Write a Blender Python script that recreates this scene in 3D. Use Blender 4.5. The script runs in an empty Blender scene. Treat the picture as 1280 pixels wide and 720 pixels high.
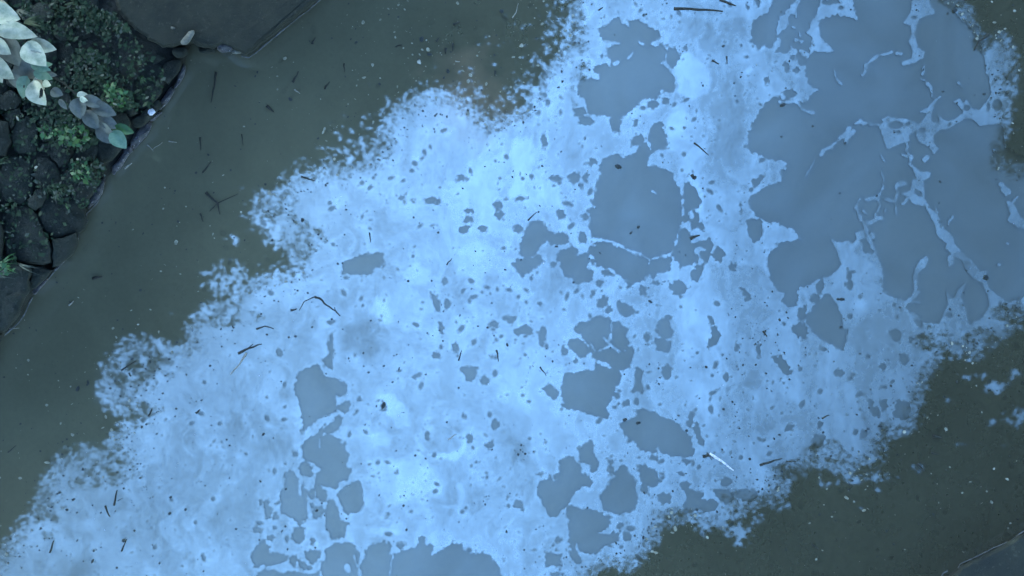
import bpy, math, random
import numpy as np
from mathutils import Vector, Matrix
R = math.radians
rng = np.random.default_rng(7)
random.seed(7)
scene = bpy.context.scene
COL = scene.collection

# ------------------------------------------------------------------ camera, sky, sun, exposure
H = 9.0                      # camera height above the water
S = 160.0                    # photo pixels per metre on the water
cam = bpy.data.cameras.new('camera')
cam.sensor_width = 36.0
cam.lens = 36.0 * H / 8.0
cam.clip_start = 0.05
cam.clip_end = 3000
camo = bpy.data.objects.new('camera', cam)
camo.location = (0, 0, H)
COL.objects.link(camo)
scene.camera = camo

SUN_EL, SUN_AZ = 38.0, -58.0      # azimuth clockwise from +Y
world = bpy.data.worlds.new('World')
scene.world = world
world.use_nodes = True
wn = world.node_tree
bg = wn.nodes['Background']
sky = wn.nodes.new('ShaderNodeTexSky')
sky.sky_type = 'NISHITA'
sky.sun_disc = False
sky.sun_elevation = R(SUN_EL)
sky.sun_rotation = R(SUN_AZ)
sky.air_density = 1.8
sky.dust_density = 1.0
sky.ozone_density = 10.0
# bright bands, as of thin cloud, shaped into the sky to grade its reflection
def wnode(kind, op=None, **kw):
    n = wn.nodes.new(kind)
    if op: n.operation = op
    return n
def wmath(op, a, b=None):
    n = wnode('ShaderNodeMath', op)
    for i, v in enumerate((a, b)):
        if v is None: continue
        if isinstance(v, (int, float)): n.inputs[i].default_value = v
        else: wn.links.new(v, n.inputs[i])
    return n.outputs[0]
wtc = wnode('ShaderNodeTexCoord'); wsep = wnode('ShaderNodeSeparateXYZ')
wn.links.new(wtc.outputs['Generated'], wsep.inputs[0])
zc = wmath('MAXIMUM', wsep.outputs['Z'], 0.12)
ux = wmath('DIVIDE', wsep.outputs['X'], zc); uy = wmath('DIVIDE', wsep.outputs['Y'], zc)
wcmb = wnode('ShaderNodeCombineXYZ'); wn.links.new(ux, wcmb.inputs[0]); wn.links.new(uy, wcmb.inputs[1])
wno = wnode('ShaderNodeTexNoise'); wno.inputs['Scale'].default_value = 3.0; wno.inputs['Detail'].default_value = 4.0
wn.links.new(wcmb.outputs[0], wno.inputs['Vector'])
wph = wmath('ADD', wmath('MULTIPLY', wmath('ADD', wmath('ADD', ux, wmath('MULTIPLY', uy, -0.22)), -0.01), 7.6), wmath('MULTIPLY', wmath('SUBTRACT', wno.outputs['Fac'], 0.5), 1.6))
wmask = wmath('ADD', wmath('MULTIPLY', wmath('COSINE', wph), 0.5), 0.5)
wmul = wmath('ADD', wmath('MULTIPLY', wmask, 0.46), 0.68)
wmix = wnode('ShaderNodeVectorMath', 'SCALE'); wn.links.new(sky.outputs[0], wmix.inputs[0]); wn.links.new(wmul, wmix.inputs['Scale'])
wtint = wnode('ShaderNodeVectorMath', 'MULTIPLY'); wn.links.new(wmix.outputs[0], wtint.inputs[0]); wtint.inputs[1].default_value = (0.88, 1.01, 0.98)
wn.links.new(wtint.outputs[0], bg.inputs[0])
bg.inputs[1].default_value = 0.15
sl = bpy.data.lights.new('sun', 'SUN')
sl.energy = 0.5
sl.angle = R(12)
sl.color = (1.0, 0.95, 0.88)
so = bpy.data.objects.new('sun', sl)
d = Vector((math.sin(R(SUN_AZ)) * math.cos(R(SUN_EL)), math.cos(R(SUN_AZ)) * math.cos(R(SUN_EL)), math.sin(R(SUN_EL))))
so.rotation_euler = d.to_track_quat('Z', 'Y').to_euler()
so.location = d * 60
COL.objects.link(so)
vs = scene.view_settings
vs.view_transform = 'Standard'
vs.look = 'None'
vs.gamma = 1
vs.exposure = 3.85
scene.cycles.max_bounces = 8
scene.cycles.transparent_max_bounces = 8

# ------------------------------------------------------------------ helpers
def W(px, py, z=0.0):
    k = (H - z) / H / S
    return Vector(((px - 640) * k, (360 - py) * k, z))

def link(name, me, parent=None, loc=None, label=None, cat=None, group=None, kind=None, mat=None):
    o = bpy.data.objects.new(name, me)
    COL.objects.link(o)
    if parent: o.parent = parent
    if loc is not None: o.location = loc
    if label: o['label'] = label
    if cat: o['category'] = cat
    if group: o['group'] = group
    if kind: o['kind'] = kind
    if mat and me is not None: me.materials.append(mat)
    return o

def mesh_np(name, verts, polys=None, quads=None, smooth=False):
    me = bpy.data.meshes.new(name)
    verts = np.asarray(verts, dtype=np.float32)
    if quads is not None:
        q = np.asarray(quads, dtype=np.int32)
        n, k = q.shape
        me.vertices.add(len(verts)); me.vertices.foreach_set('co', verts.ravel())
        me.loops.add(n * k); me.loops.foreach_set('vertex_index', q.ravel())
        me.polygons.add(n)
        me.polygons.foreach_set('loop_start', np.arange(0, n * k, k, dtype=np.int32))
        if smooth: me.polygons.foreach_set('use_smooth', np.ones(n, dtype=bool))
        me.update(calc_edges=True); me.validate()
    else:
        me.from_pydata([tuple(map(float, v)) for v in verts], [], polys)
        if smooth:
            for p in me.polygons: p.use_smooth = True
        me.update()
    return me

def tube(pts, radii, sides=6, name='tube', flat=1.0):
    """tapered tube through pts, closed ends"""
    pts = [Vector(p) for p in pts]
    V, F = [], []
    n = len(pts)
    for i, p in enumerate(pts):
        t = (pts[min(i + 1, n - 1)] - pts[max(i - 1, 0)]).normalized()
        up = Vector((0, 0, 1)) if abs(t.z) < 0.9 else Vector((1, 0, 0))
        a = t.cross(up).normalized(); b = t.cross(a).normalized()
        for k in range(sides):
            th = 2 * math.pi * k / sides
            V.append(p + (a * math.cos(th) + b * math.sin(th) * flat) * radii[i])
    for i in range(n - 1):
        for k in range(sides):
            k2 = (k + 1) % sides
            F.append((i * sides + k, i * sides + k2, (i + 1) * sides + k2, (i + 1) * sides + k))
    F.append(tuple(range(sides))[::-1]); F.append(tuple((n - 1) * sides + k for k in range(sides)))
    return V, F

# numpy noise -------------------------------------------------------
def vnoise(x, y, seed):
    xi = np.floor(x).astype(np.int64); yi = np.floor(y).astype(np.int64)
    xf = x - xi; yf = y - yi
    u = xf * xf * (3 - 2 * xf); v = yf * yf * (3 - 2 * yf)
    def h(a, b):
        n = (a * 374761393 + b * 668265263 + seed * 974634777) & 0xFFFFFFFF
        n = ((n ^ (n >> 13)) * 1274126177) & 0xFFFFFFFF
        n = (n ^ (n >> 16)) & 0xFFFFFFFF
        return n / 4294967295.0
    return ((h(xi, yi) * (1 - u) + h(xi + 1, yi) * u) * (1 - v) + (h(xi, yi + 1) * (1 - u) + h(xi + 1, yi + 1) * u) * v) * 2 - 1

def fbm(x, y, seed, octv=4, gain=0.5):
    a, s, t = 1.0, 0.0, 0.0
    for i in range(octv):
        s = s + a * vnoise(x * 2 ** i + 13.7 * i, y * 2 ** i + 7.1 * i, seed + i); t += a; a *= gain
    return s / t

# materials ---------------------------------------------------------
def new_mat(name):
    m = bpy.data.materials.new(name); m.use_nodes = True
    nt = m.node_tree
    return m, nt, nt.nodes['Principled BSDF']

def N(nt, kind, **kw):
    n = nt.nodes.new(kind)
    for k, v in kw.items():
        if k in n.inputs: n.inputs[k].default_value = v
        else: setattr(n, k, v)
    return n

def ramp(nt, src, stops):
    r = nt.nodes.new('ShaderNodeValToRGB')
    e = r.color_ramp.elements
    while len(e) < len(stops): e.new(0.5)
    for q, (p, c) in zip(e, stops):
        q.position = p; q.color = (*c, 1) if len(c) == 3 else c
    nt.links.new(src, r.inputs[0])
    return r

def maprange(nt, src, a, b, c, d):
    m = nt.nodes.new('ShaderNodeMapRange')
    nt.links.new(src, m.inputs[0])
    for i, v in enumerate((a, b, c, d)): m.inputs[i + 1].default_value = v
    return m

def mottled(name, c1, c2, scale=8, rough=0.85, bump=0.3, bscale=40, c3=None, spec=0.3, objinfo=0.0, bdist=0.01, spots=None, sscale=55, sthr=0.62):
    c1, c2, c3, spots = [None if c is None else (c[0] * 1.2, c[1], c[2]) for c in (c1, c2, c3, spots)]
    m, nt, b = new_mat(name)
    tc = nt.nodes.new('ShaderNodeNewGeometry')
    n1 = N(nt, 'ShaderNodeTexNoise', Scale=scale, Detail=6.0, Roughness=0.65)
    nt.links.new(tc.outputs['Position'], n1.inputs['Vector'])
    st = [(0.32, c1), (0.62, c2)]
    if c3: st.append((0.74, c3))
    r = ramp(nt, n1.outputs['Fac'], st)
    col = r.outputs[0]
    if objinfo:
        oi = nt.nodes.new('ShaderNodeObjectInfo')
        hv = nt.nodes.new('ShaderNodeHueSaturation')
        mr = maprange(nt, oi.outputs['Random'], 0, 1, 1 - objinfo, 1 + objinfo)
        nt.links.new(mr.outputs[0], hv.inputs['Value'])
        nt.links.new(col, hv.inputs['Color']); col = hv.outputs[0]
    if spots:
        n4 = N(nt, 'ShaderNodeTexNoise', Scale=sscale, Detail=5.0, Roughness=0.75)
        nt.links.new(tc.outputs['Position'], n4.inputs['Vector'])
        f4 = maprange(nt, n4.outputs['Fac'], sthr, sthr + 0.06, 0, 1)
        mx4 = N(nt, 'ShaderNodeMix', data_type='RGBA')
        nt.links.new(f4.outputs[0], mx4.inputs[0]); nt.links.new(col, mx4.inputs[6]); mx4.inputs[7].default_value = (*spots, 1)
        col = mx4.outputs[2]
    nt.links.new(col, b.inputs['Base Color'])
    b.inputs['Roughness'].default_value = rough
    b.inputs['Specular IOR Level'].default_value = spec
    n2 = N(nt, 'ShaderNodeTexNoise', Scale=bscale, Detail=8.0, Roughness=0.7)
    nt.links.new(tc.outputs['Position'], n2.inputs['Vector'])
    bp = N(nt, 'ShaderNodeBump', Strength=bump, Distance=bdist)
    nt.links.new(n2.outputs['Fac'], bp.inputs['Height'])
    nt.links.new(bp.outputs[0], b.inputs['Normal'])
    return m

# murky water
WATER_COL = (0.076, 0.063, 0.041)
def murk_colour(nt, g):
    n1 = N(nt, 'ShaderNodeTexNoise', Scale=0.55, Detail=5.0, Roughness=0.55)
    nt.links.new(g.outputs['Position'], n1.inputs['Vector'])
    r = ramp(nt, n1.outputs['Fac'], [(0.3, tuple(c * 0.82 for c in WATER_COL)), (0.7, tuple(c * 1.2 for c in WATER_COL))])
    n3 = N(nt, 'ShaderNodeTexNoise', Scale=26.0, Detail=5.0, Roughness=0.7)
    nt.links.new(g.outputs['Position'], n3.inputs['Vector'])
    r3 = ramp(nt, n3.outputs['Fac'], [(0.35, (0.96, 0.96, 0.96)), (0.65, (1.03, 1.03, 1.03))])
    # painted shade: water colour darkened towards the right, where less sky light arrives
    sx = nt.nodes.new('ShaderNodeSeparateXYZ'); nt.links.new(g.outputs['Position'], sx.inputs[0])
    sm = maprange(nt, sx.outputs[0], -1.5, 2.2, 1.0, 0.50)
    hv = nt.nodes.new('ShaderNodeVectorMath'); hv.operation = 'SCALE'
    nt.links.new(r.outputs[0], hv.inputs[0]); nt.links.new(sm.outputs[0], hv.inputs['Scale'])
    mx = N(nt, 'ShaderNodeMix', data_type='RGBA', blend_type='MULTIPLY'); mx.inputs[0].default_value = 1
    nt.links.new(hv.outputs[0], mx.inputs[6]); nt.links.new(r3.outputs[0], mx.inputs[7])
    # a brown patch with a ragged rim mixed into the water colour
    vd = nt.nodes.new('ShaderNodeVectorMath'); vd.operation = 'DISTANCE'
    nt.links.new(g.outputs['Position'], vd.inputs[0]); p = W(585, 128); vd.inputs[1].default_value = (p.x, p.y, 0)
    ad = nt.nodes.new('ShaderNodeMath'); ad.operation = 'ADD'
    nn = N(nt, 'ShaderNodeTexNoise', Scale=4.0, Detail=4.0)
    nt.links.new(g.outputs['Position'], nn.inputs['Vector'])
    mm = maprange(nt, nn.outputs['Fac'], 0.3, 0.7, -0.18, 0.18)
    nt.links.new(vd.outputs['Value'], ad.inputs[0]); nt.links.new(mm.outputs[0], ad.inputs[1])
    fr = maprange(nt, ad.outputs[0], 0.02, 0.48, 0.85, 0.0)
    mx2 = N(nt, 'ShaderNodeMix', data_type='RGBA')
    nt.links.new(fr.outputs[0], mx2.inputs[0]); nt.links.new(mx.outputs[2], mx2.inputs[6])
    mx2.inputs[7].default_value = (0.13, 0.085, 0.055, 1)
    return mx2.outputs[2]

def water_material():
    m, nt, b = new_mat('murky_water')
    g = nt.nodes.new('ShaderNodeNewGeometry')
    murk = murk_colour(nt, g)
    n5 = N(nt, 'ShaderNodeTexNoise', Scale=1.3, Detail=6.0, Roughness=0.6, Distortion=1.2)
    nt.links.new(g.outputs['Position'], n5.inputs['Vector'])
    i5 = maprange(nt, n5.outputs['Fac'], 0.35, 0.65, 1.50, 1.61)
    nt.links.new(i5.outputs[0], b.inputs['IOR'])
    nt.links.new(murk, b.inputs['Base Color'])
    b.inputs['Roughness'].default_value = 0.03
    n2 = N(nt, 'ShaderNodeTexNoise', Scale=2.2, Detail=3.0, Roughness=0.5)
    nt.links.new(g.outputs['Position'], n2.inputs['Vector'])
    bp = N(nt, 'ShaderNodeBump', Strength=0.05, Distance=0.01)
    nt.links.new(n2.outputs['Fac'], bp.inputs['Height'])
    nt.links.new(bp.outputs[0], b.inputs['Normal'])
    return m

def scum_material():
    m, nt, b = new_mat('surface_film')
    g = nt.nodes.new('ShaderNodeNewGeometry')
    at = nt.nodes.new('ShaderNodeAttribute'); at.attribute_name = 'tone'
    n1 = N(nt, 'ShaderNodeTexNoise', Scale=30.0, Detail=7.0, Roughness=0.72)
    nt.links.new(g.outputs['Position'], n1.inputs['Vector'])
    f1 = maprange(nt, n1.outputs['Fac'], 0.3, 0.7, -0.10, 0.10)
    ad = nt.nodes.new('ShaderNodeMath'); ad.operation = 'ADD'
    nt.links.new(at.outputs['Fac'], ad.inputs[0]); nt.links.new(f1.outputs[0], ad.inputs[1])
    ior = maprange(nt, ad.outputs[0], 0.0, 1.0, 1.56, 2.42)
    nt.links.new(ior.outputs[0], b.inputs['IOR'])
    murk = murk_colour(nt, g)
    dens = maprange(nt, ad.outputs[0], 0.0, 1.0, 0.92, 1.18)
    sc_ = nt.nodes.new('ShaderNodeVectorMath'); sc_.operation = 'SCALE'
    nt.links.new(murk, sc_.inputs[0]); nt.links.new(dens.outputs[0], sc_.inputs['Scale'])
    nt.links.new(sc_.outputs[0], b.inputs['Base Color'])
    b.inputs['Roughness'].default_value = 0.01
    n2 = N(nt, 'ShaderNodeTexNoise', Scale=60.0, Detail=5.0, Roughness=0.65)
    nt.links.new(g.outputs['Position'], n2.inputs['Vector'])
    bp = N(nt, 'ShaderNodeBump', Strength=0.3, Distance=0.00009)
    nt.links.new(n2.outputs['Fac'], bp.inputs['Height'])
    nt.links.new(bp.outputs[0], b.inputs['Normal'])
    return m

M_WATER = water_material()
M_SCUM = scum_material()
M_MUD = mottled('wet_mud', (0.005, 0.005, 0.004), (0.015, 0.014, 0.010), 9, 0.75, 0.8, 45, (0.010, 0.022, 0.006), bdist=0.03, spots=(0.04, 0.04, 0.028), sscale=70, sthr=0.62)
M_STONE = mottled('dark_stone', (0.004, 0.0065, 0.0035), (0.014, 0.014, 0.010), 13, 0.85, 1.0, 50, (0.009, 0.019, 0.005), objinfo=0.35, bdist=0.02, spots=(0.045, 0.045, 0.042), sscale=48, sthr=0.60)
M_EDGE = mottled('wet_pale_stone', (0.015, 0.016, 0.018), (0.06, 0.055, 0.06), 34, 0.35, 0.9, 60, (0.14, 0.13, 0.13), objinfo=0.3, bdist=0.02, spots=(0.42, 0.40, 0.40), sscale=40, sthr=0.61)  # pale flecks paint in the sky's glints on the wet faces
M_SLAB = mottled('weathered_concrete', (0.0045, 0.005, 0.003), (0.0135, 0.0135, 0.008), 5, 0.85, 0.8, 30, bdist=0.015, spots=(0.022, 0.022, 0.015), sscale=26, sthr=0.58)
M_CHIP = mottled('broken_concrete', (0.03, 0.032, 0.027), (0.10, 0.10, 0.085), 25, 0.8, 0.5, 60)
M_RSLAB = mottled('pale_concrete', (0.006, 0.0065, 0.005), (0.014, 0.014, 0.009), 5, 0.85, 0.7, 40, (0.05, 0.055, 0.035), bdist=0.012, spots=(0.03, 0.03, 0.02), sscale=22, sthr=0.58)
M_TWIG = mottled('dark_twig', (0.006, 0.006, 0.005), (0.02, 0.017, 0.013), 40, 0.8, 0.3, 150)
M_PALE = mottled('pale_twig', (0.08, 0.075, 0.06), (0.20, 0.19, 0.16), 60, 0.7, 0.2, 150)
M_BIT = mottled('pale_debris', (0.06, 0.06, 0.04), (0.19, 0.185, 0.14), 12, 0.8, 0.2, 100, (0.34, 0.32, 0.27))
M_DBIT = mottled('dark_debris', (0.004, 0.005, 0.005), (0.02, 0.02, 0.018), 12, 0.7, 0.2, 100)
M_CRUST = mottled('waterline_crust', (0.03, 0.033, 0.035), (0.09, 0.095, 0.10), 30, 0.7, 0.4, 90)
M_BARK = mottled('bark', (0.03, 0.022, 0.015), (0.09, 0.07, 0.05), 12, 0.9, 0.7, 30)
M_SCRAP = mottled('white_plastic', (0.15, 0.16, 0.20), (0.45, 0.45, 0.48), 60, 0.5, 0.2, 80)
M_ROOT = mottled('brown_debris', (0.006, 0.006, 0.004), (0.02, 0.018, 0.012), 20, 0.9, 0.3, 90)

def leaf_material(name, c1, c2, rough=0.5, spec=0.4, scale=30, objinfo=0.15):
    return mottled(name, c1, c2, scale, rough, 0.15, 90, None, spec, objinfo, 0.004)
M_CANOPY = leaf_material('tree_foliage', (0.02, 0.035, 0.014), (0.06, 0.09, 0.03), 0.6, 0.3, 2)
M_LEAFP = leaf_material('pale_leaf', (0.20, 0.22, 0.14), (0.44, 0.41, 0.29), scale=16, objinfo=0.28)
M_LEAFG = leaf_material('greyish_leaf', (0.04, 0.044, 0.034), (0.075, 0.075, 0.06))
M_LEAFT = leaf_material('sea_green_leaf', (0.04, 0.085, 0.05), (0.08, 0.13, 0.085))
M_LEAFD = leaf_material('green_leaf', (0.008, 0.032, 0.003), (0.022, 0.07, 0.007))
M_COVER = leaf_material('ground_cover_green', (0.003, 0.010, 0.002), (0.013, 0.028, 0.006), 0.7, 0.3, 10)
M_COVERP = leaf_material('ground_cover_pale', (0.015, 0.018, 0.012), (0.055, 0.06, 0.042), 0.7, 0.3, 10)

# ------------------------------------------------------------------ traced outlines (photo pixels)
C = {'Z1': (1080, 90, 4.8), 'Z2': (1040, 230, 4.0), 'Z3': (930, 0, 6.0), 'A2': (320, 0), 'A3': (640, 0), 'A4': (960, 0), 'A5': (0, 240), 'A6': (320, 240), 'A7': (640, 240), 'A8': (960, 240),
     'B1': (0, 480), 'B2': (320, 480), 'B3': (640, 480), 'B4': (960, 480), 'P': None}
def cv(key, pts):
    if key == 'P': return [(float(a), float(b)) for a, b in pts]
    ox, oy = C[key][:2]; sc = C[key][2] if len(C[key]) > 2 else 3.0
    return [(ox + a / sc, oy + b / sc) for a, b in pts]
HOLES, ELLS = [], []
def hp(key, *polys):
    for p in polys: HOLES.append(cv(key, p))
def he(key, *els):
    ox, oy = C[key][:2]; sc = C[key][2] if len(C[key]) > 2 else 3.0
    for x, y, a, b in els: ELLS.append((ox + x / sc, oy + y / sc, a / sc, b / sc))

hp('A3',
 [(325,110),(370,80),(400,68),(420,90),(440,100),(430,75),(470,75),(490,95),(530,105),(555,120),(550,140),(520,165),(530,175),(560,165),(580,190),(575,215),(560,240),(580,250),(600,280),(612,330),(605,345),(575,345),(560,355),(545,360),(530,365),(500,370),(470,395),(440,420),(410,445),(385,445),(350,440),(320,430),(290,420),(285,400),(275,375),(250,355),(245,320),(265,295),(300,290),(320,300),(335,275),(310,265),(310,250),(350,238),(365,250),(370,230),(355,205),(360,185),(385,170),(395,158),(350,155),(330,140)],
 [(590,180),(610,180),(625,205),(620,235),(600,255),(585,235),(575,225),(580,200)],
 [(510,385),(540,370),(545,395),(520,410),(505,405)], [(230,410),(265,405),(275,425),(240,435)],
 [(250,440),(290,435),(312,458),(290,470),(255,465)], [(370,440),(405,445),(410,480),(400,500),(380,490),(370,465)],
 [(450,525),(465,505),(490,500),(500,520),(480,540),(450,550)],
 [(512,490),(535,465),(560,460),(570,500),(588,540),(580,555),(545,565),(525,570),(515,540)],
 [(140,670),(150,657),(175,660),(182,678),(160,685)], [(210,665),(230,645),(255,650),(250,675),(230,695),(212,685)],
 [(262,660),(280,648),(285,665),(270,680)], [(898,100),(920,70),(962,52),(985,70),(985,150),(965,170),(930,170),(905,150)],
 [(905,680),(935,655),(950,660),(930,695),(910,700)], [(890,560),(905,545),(912,570),(900,580)])
he('A3', (575,378,10,8),(652,378,12,8),(460,462,9,9),(300,608,15,9),(75,672,8,12),(262,695,10,8),(650,180,10,14),(120,525,10,26),(340,212,8,8),(270,520,9,8),(940,600,10,7),(920,10,12,14))
hp('P', [(750,207),(755,200),(765,194),(773,193),(783,196),(795,192),(800,183),(808,178),(813,187),(810,197),(807,207),(810,213),(820,207),(833,212),(840,218),(843,227),(850,240),(852,260),(851,280),(843,300),(840,313),(830,318),(813,323),(806,320),(793,313),(780,308),(767,302),(753,298),(740,297),(736,290),(737,273),(742,260),(744,240),(748,225)],
 [(707,467),(720,465),(740,463),(755,458),(773,463),(775,470),(771,485),(768,493),(760,507),(759,523),(750,523),(737,518),(723,513),(710,510),(703,507),(705,498),(703,494),(702,485)],
 [(368,480),(373,467),(383,460),(400,457),(405,467),(420,473),(433,480),(436,490),(428,497),(420,495),(420,515),(410,520),(400,522),(387,535),(380,545),(377,540),(378,517),(375,505),(370,492)])
hp('A7',
 [(300,185),(340,185),(380,195),(420,215),(460,232),(500,250),(515,262),(508,290),(500,330),(480,338),(450,335),(420,320),(395,305),(385,290),(350,288),(320,280),(312,250),(290,225),(295,205),(325,200)],
 [(520,258),(570,245),(600,245),(590,290),(560,310),(545,300),(530,320),(510,318),(505,290)],
 [(325,290),(350,295),(380,310),(350,312),(335,305)], [(430,335),(455,345),(440,355)], [(530,340),(560,330),(575,335),(555,350),(535,352)],
 [(645,-35),(665,-35),(690,0),(710,35),(700,60),(680,65),(650,80),(640,50)], [(670,110),(685,78),(700,80),(702,105),(690,135),(672,140)],
 [(625,150),(640,138),(665,140),(668,165),(690,160),(708,162),(700,172),(672,182),(685,215),(700,245),(695,265),(665,272),(632,290),(620,262),(600,240),(605,220),(628,190)],
 [(705,180),(740,170),(758,190),(752,215),(735,262),(712,260),(700,225),(680,195)], [(752,220),(770,200),(795,210),(798,235),(785,262),(765,262),(752,245)],
 [(665,300),(690,280),(720,265),(722,285),(710,330),(690,340),(672,325)], [(815,260),(830,265),(845,300),(810,297)],
 [(60,120),(80,108),(110,110),(125,125),(135,150),(160,155),(185,150),(208,165),(210,185),(185,198),(150,195),(130,185),(115,195),(100,215),(75,245),(110,240),(122,262),(95,275),(75,285),(60,305),(40,315),(15,290),(5,270),(20,255),(45,245),(28,235),(30,195),(45,165)],
 [(165,245),(180,215),(200,215),(220,200),(240,210),(250,235),(285,235),(290,255),(280,275),(300,300),(298,325),(270,345),(240,345),(228,320),(200,315),(185,290),(180,265),(165,265)],
 [(168,72),(190,70),(200,85),(200,102),(180,98)], [(10,520),(20,505),(50,502),(80,515),(75,528),(40,532),(15,538)],
 [(103,520),(115,508),(130,515),(128,545),(118,578),(103,570)], [(318,405),(345,383),(362,400),(355,420),(345,435),(322,430)],
 [(350,440),(370,425),(375,445),(352,460)], [(395,415),(405,405),(430,420),(462,445),(455,460),(425,468),(405,450)],
 [(255,520),(290,485),(320,465),(360,468),(375,490),(370,540),(375,565),(350,580),(325,595),(300,595),(290,570),(265,545)],
 [(380,490),(400,485),(430,515),(438,560),(435,590),(400,598),(378,570),(372,530)],
 [(305,600),(350,590),(370,580),(400,605),(450,580),(455,600),(440,655),(415,668),(385,660),(350,640),(315,635),(302,615)],
 [(235,520),(255,488),(272,490),(268,510),(245,530)], [(212,560),(240,550),(265,560),(298,590),(290,610),(260,622),(245,605),(218,585)],
 [(540,495),(555,475),(570,472),(590,490),(605,520),(602,545),(590,552),(560,545),(542,525)], [(525,565),(535,545),(560,550),(598,555),(600,580),(590,605),(575,600),(545,588)],
 [(560,660),(580,650),(595,660),(597,690),(585,712),(570,700)], [(465,660),(485,655),(492,668),(480,720),(465,720)],
 [(748,515),(768,508),(775,530),(775,560),(755,575),(738,588),(732,565),(745,545)], [(855,360),(875,365),(893,390),(892,410),(878,408)],
 [(733,465),(745,470),(752,490),(740,492)], [(875,105),(905,95),(940,110),(940,140),(925,180),(908,185),(890,160)])
he('A7', (490,370,12,18),(328,338,12,14),(648,100,12,12),(712,130,12,16),(620,358,32,26),(638,392,10,7),(263,168,17,20),(38,25,17,9),(300,65,10,14),(302,262,6,10),(8,478,8,12),(195,595,10,15),(108,422,8,8),(22,140,14,12),(508,547,14,14),(585,470,10,10),(923,600,8,18),(795,695,12,16),(843,575,7,12),(858,55,8,20),(278,97,12,10),(155,270,12,9),(238,637,7,8),(325,655,10,12),(305,375,6,14))
hp('Z3', [(230,-40),(400,-40),(395,0),(330,60),(290,110),(250,130),(255,170),(230,230),(225,350),(195,360),(180,330),(130,350),(70,330),(55,230),(80,160),(130,115),(190,100),(215,50)],
 [(420,-40),(560,-40),(570,60),(540,100),(490,170),(470,240),(510,290),(500,350),(480,390),(440,370),(400,375),(350,350),(340,380),(300,405),(240,390),(270,340),(280,300),(260,265),(310,210),(330,130),(370,100),(400,50)])
he('Z3', (325,500,25,38),(430,455,30,58),(392,522,25,36),(360,430,14,14),(105,20,20,30),(600,15,22,12),(680,5,40,24),(27,60,9,28),(350,700,40,30),(170,600,16,22))
hp('A8', [(145,460),(175,430),(215,385),(245,395),(260,420),(275,460),(300,500),(300,540),(280,590),(250,575),(200,555),(170,525),(150,490)],
 [(88,500),(120,487),(145,510),(145,545),(125,555),(100,530)], [(453,520),(480,510),(502,530),(498,555),(480,568),(455,545)],
 [(20,615),(45,615),(75,650),(88,685),(75,690),(40,655)])
he('A8', (375,210,22,26),(195,352,14,25),(295,505,10,22),(130,455,12,26),(175,400,15,12),(510,625,14,16),(562,486,15,12),(680,458,14,10),(430,655,10,12),(300,320,8,10),(296,345,10,14),(305,360,8,6),(537,550,8,16),(450,400,10,8),(305,465,10,10),(270,680,16,12),(210,590,12,10))
hp('A6', [(320,265),(370,245),(405,228),(425,235),(450,225),(480,225),(483,265),(475,290),(450,285),(440,305),(400,312),(325,308)],
 [(275,550),(285,525),(295,520),(288,560),(290,610),(285,665),(255,650),(252,630),(270,600),(268,570)],
 [(765,135),(805,122),(800,145),(770,150)], [(832,135),(850,120),(872,128),(868,142),(845,147)],
 [(655,375),(670,385),(690,410),(695,455),(675,440),(660,400)], [(685,490),(698,485),(703,530),(698,550),(690,520)],
 [(768,665),(790,655),(825,658),(825,680),(808,710),(785,705)], [(840,685),(860,683),(872,705),(865,720),(845,718)],
 [(868,495),(890,480),(912,492),(905,508),(880,508)])
he('A6', (663,33,22,12),(908,50,14,12),(917,87,16,13),(797,72,16,6),(795,103,16,12),(715,420,8,18),(745,585,9,22),(677,612,14,12),(955,480,10,14),(708,335,12,12),(777,371,8,8),(278,488,11,7),(88,603,9,13),(533,668,9,7),(600,690,12,7),(587,240,8,8),(545,22,10,8))
hp('B2', [(312,65),(345,65),(355,80),(345,100),(320,105),(308,90)], [(240,170),(285,150),(300,120),(322,115),(322,155),(300,175),(270,185),(240,185)],
 [(175,220),(200,195),(240,188),(290,195),(330,220),(342,260),(345,300),(355,325),(340,355),(300,390),(270,395),(230,375),(220,345),(245,315),(225,305),(200,285),(175,280),(172,250)],
 [(305,415),(330,380),(365,362),(390,370),(403,410),(400,450),(385,478),(345,490),(320,470),(308,440)],
 [(225,385),(265,400),(262,435),(240,438),(228,420)], [(200,450),(215,438),(225,460),(235,455),(255,470),(245,500),(230,505),(210,495)],
 [(92,410),(105,395),(110,335),(130,322),(155,340),(165,375),(185,370),(195,410),(190,440),(195,500),(165,530),(150,510),(125,495),(95,480)],
 [(262,460),(275,432),(290,430),(310,470),(315,515),(348,520),(340,540),(338,570),(315,580),(280,575),(265,540)],
 [(140,535),(185,540),(175,580),(160,600),(135,580)],
 [(0,600),(30,585),(55,610),(50,630),(80,630),(105,640),(107,665),(80,680),(30,680),(0,690),(-15,650)],
 [(-10,540),(40,535),(20,560),(-5,565)], [(130,650),(155,635),(160,660),(145,685),(128,675)], [(185,630),(220,618),(243,622),(240,655),(210,675),(190,655)],
 [(0,700),(60,695),(90,710),(130,705),(180,712),(235,705),(238,760),(0,760)],
 [(262,625),(300,600),(345,590),(375,605),(390,640),(380,690),(385,760),(250,760),(248,670)],
 [(405,640),(430,605),(480,585),(505,600),(495,640),(530,640),(560,620),(600,615),(615,580),(635,570),(640,600),(660,605),(660,640),(690,630),(735,588),(770,600),(790,630),(810,640),(850,630),(880,650),(910,680),(945,760),(400,760),(396,680)],
 [(855,230),(870,215),(890,210),(890,230),(870,248)])
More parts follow.
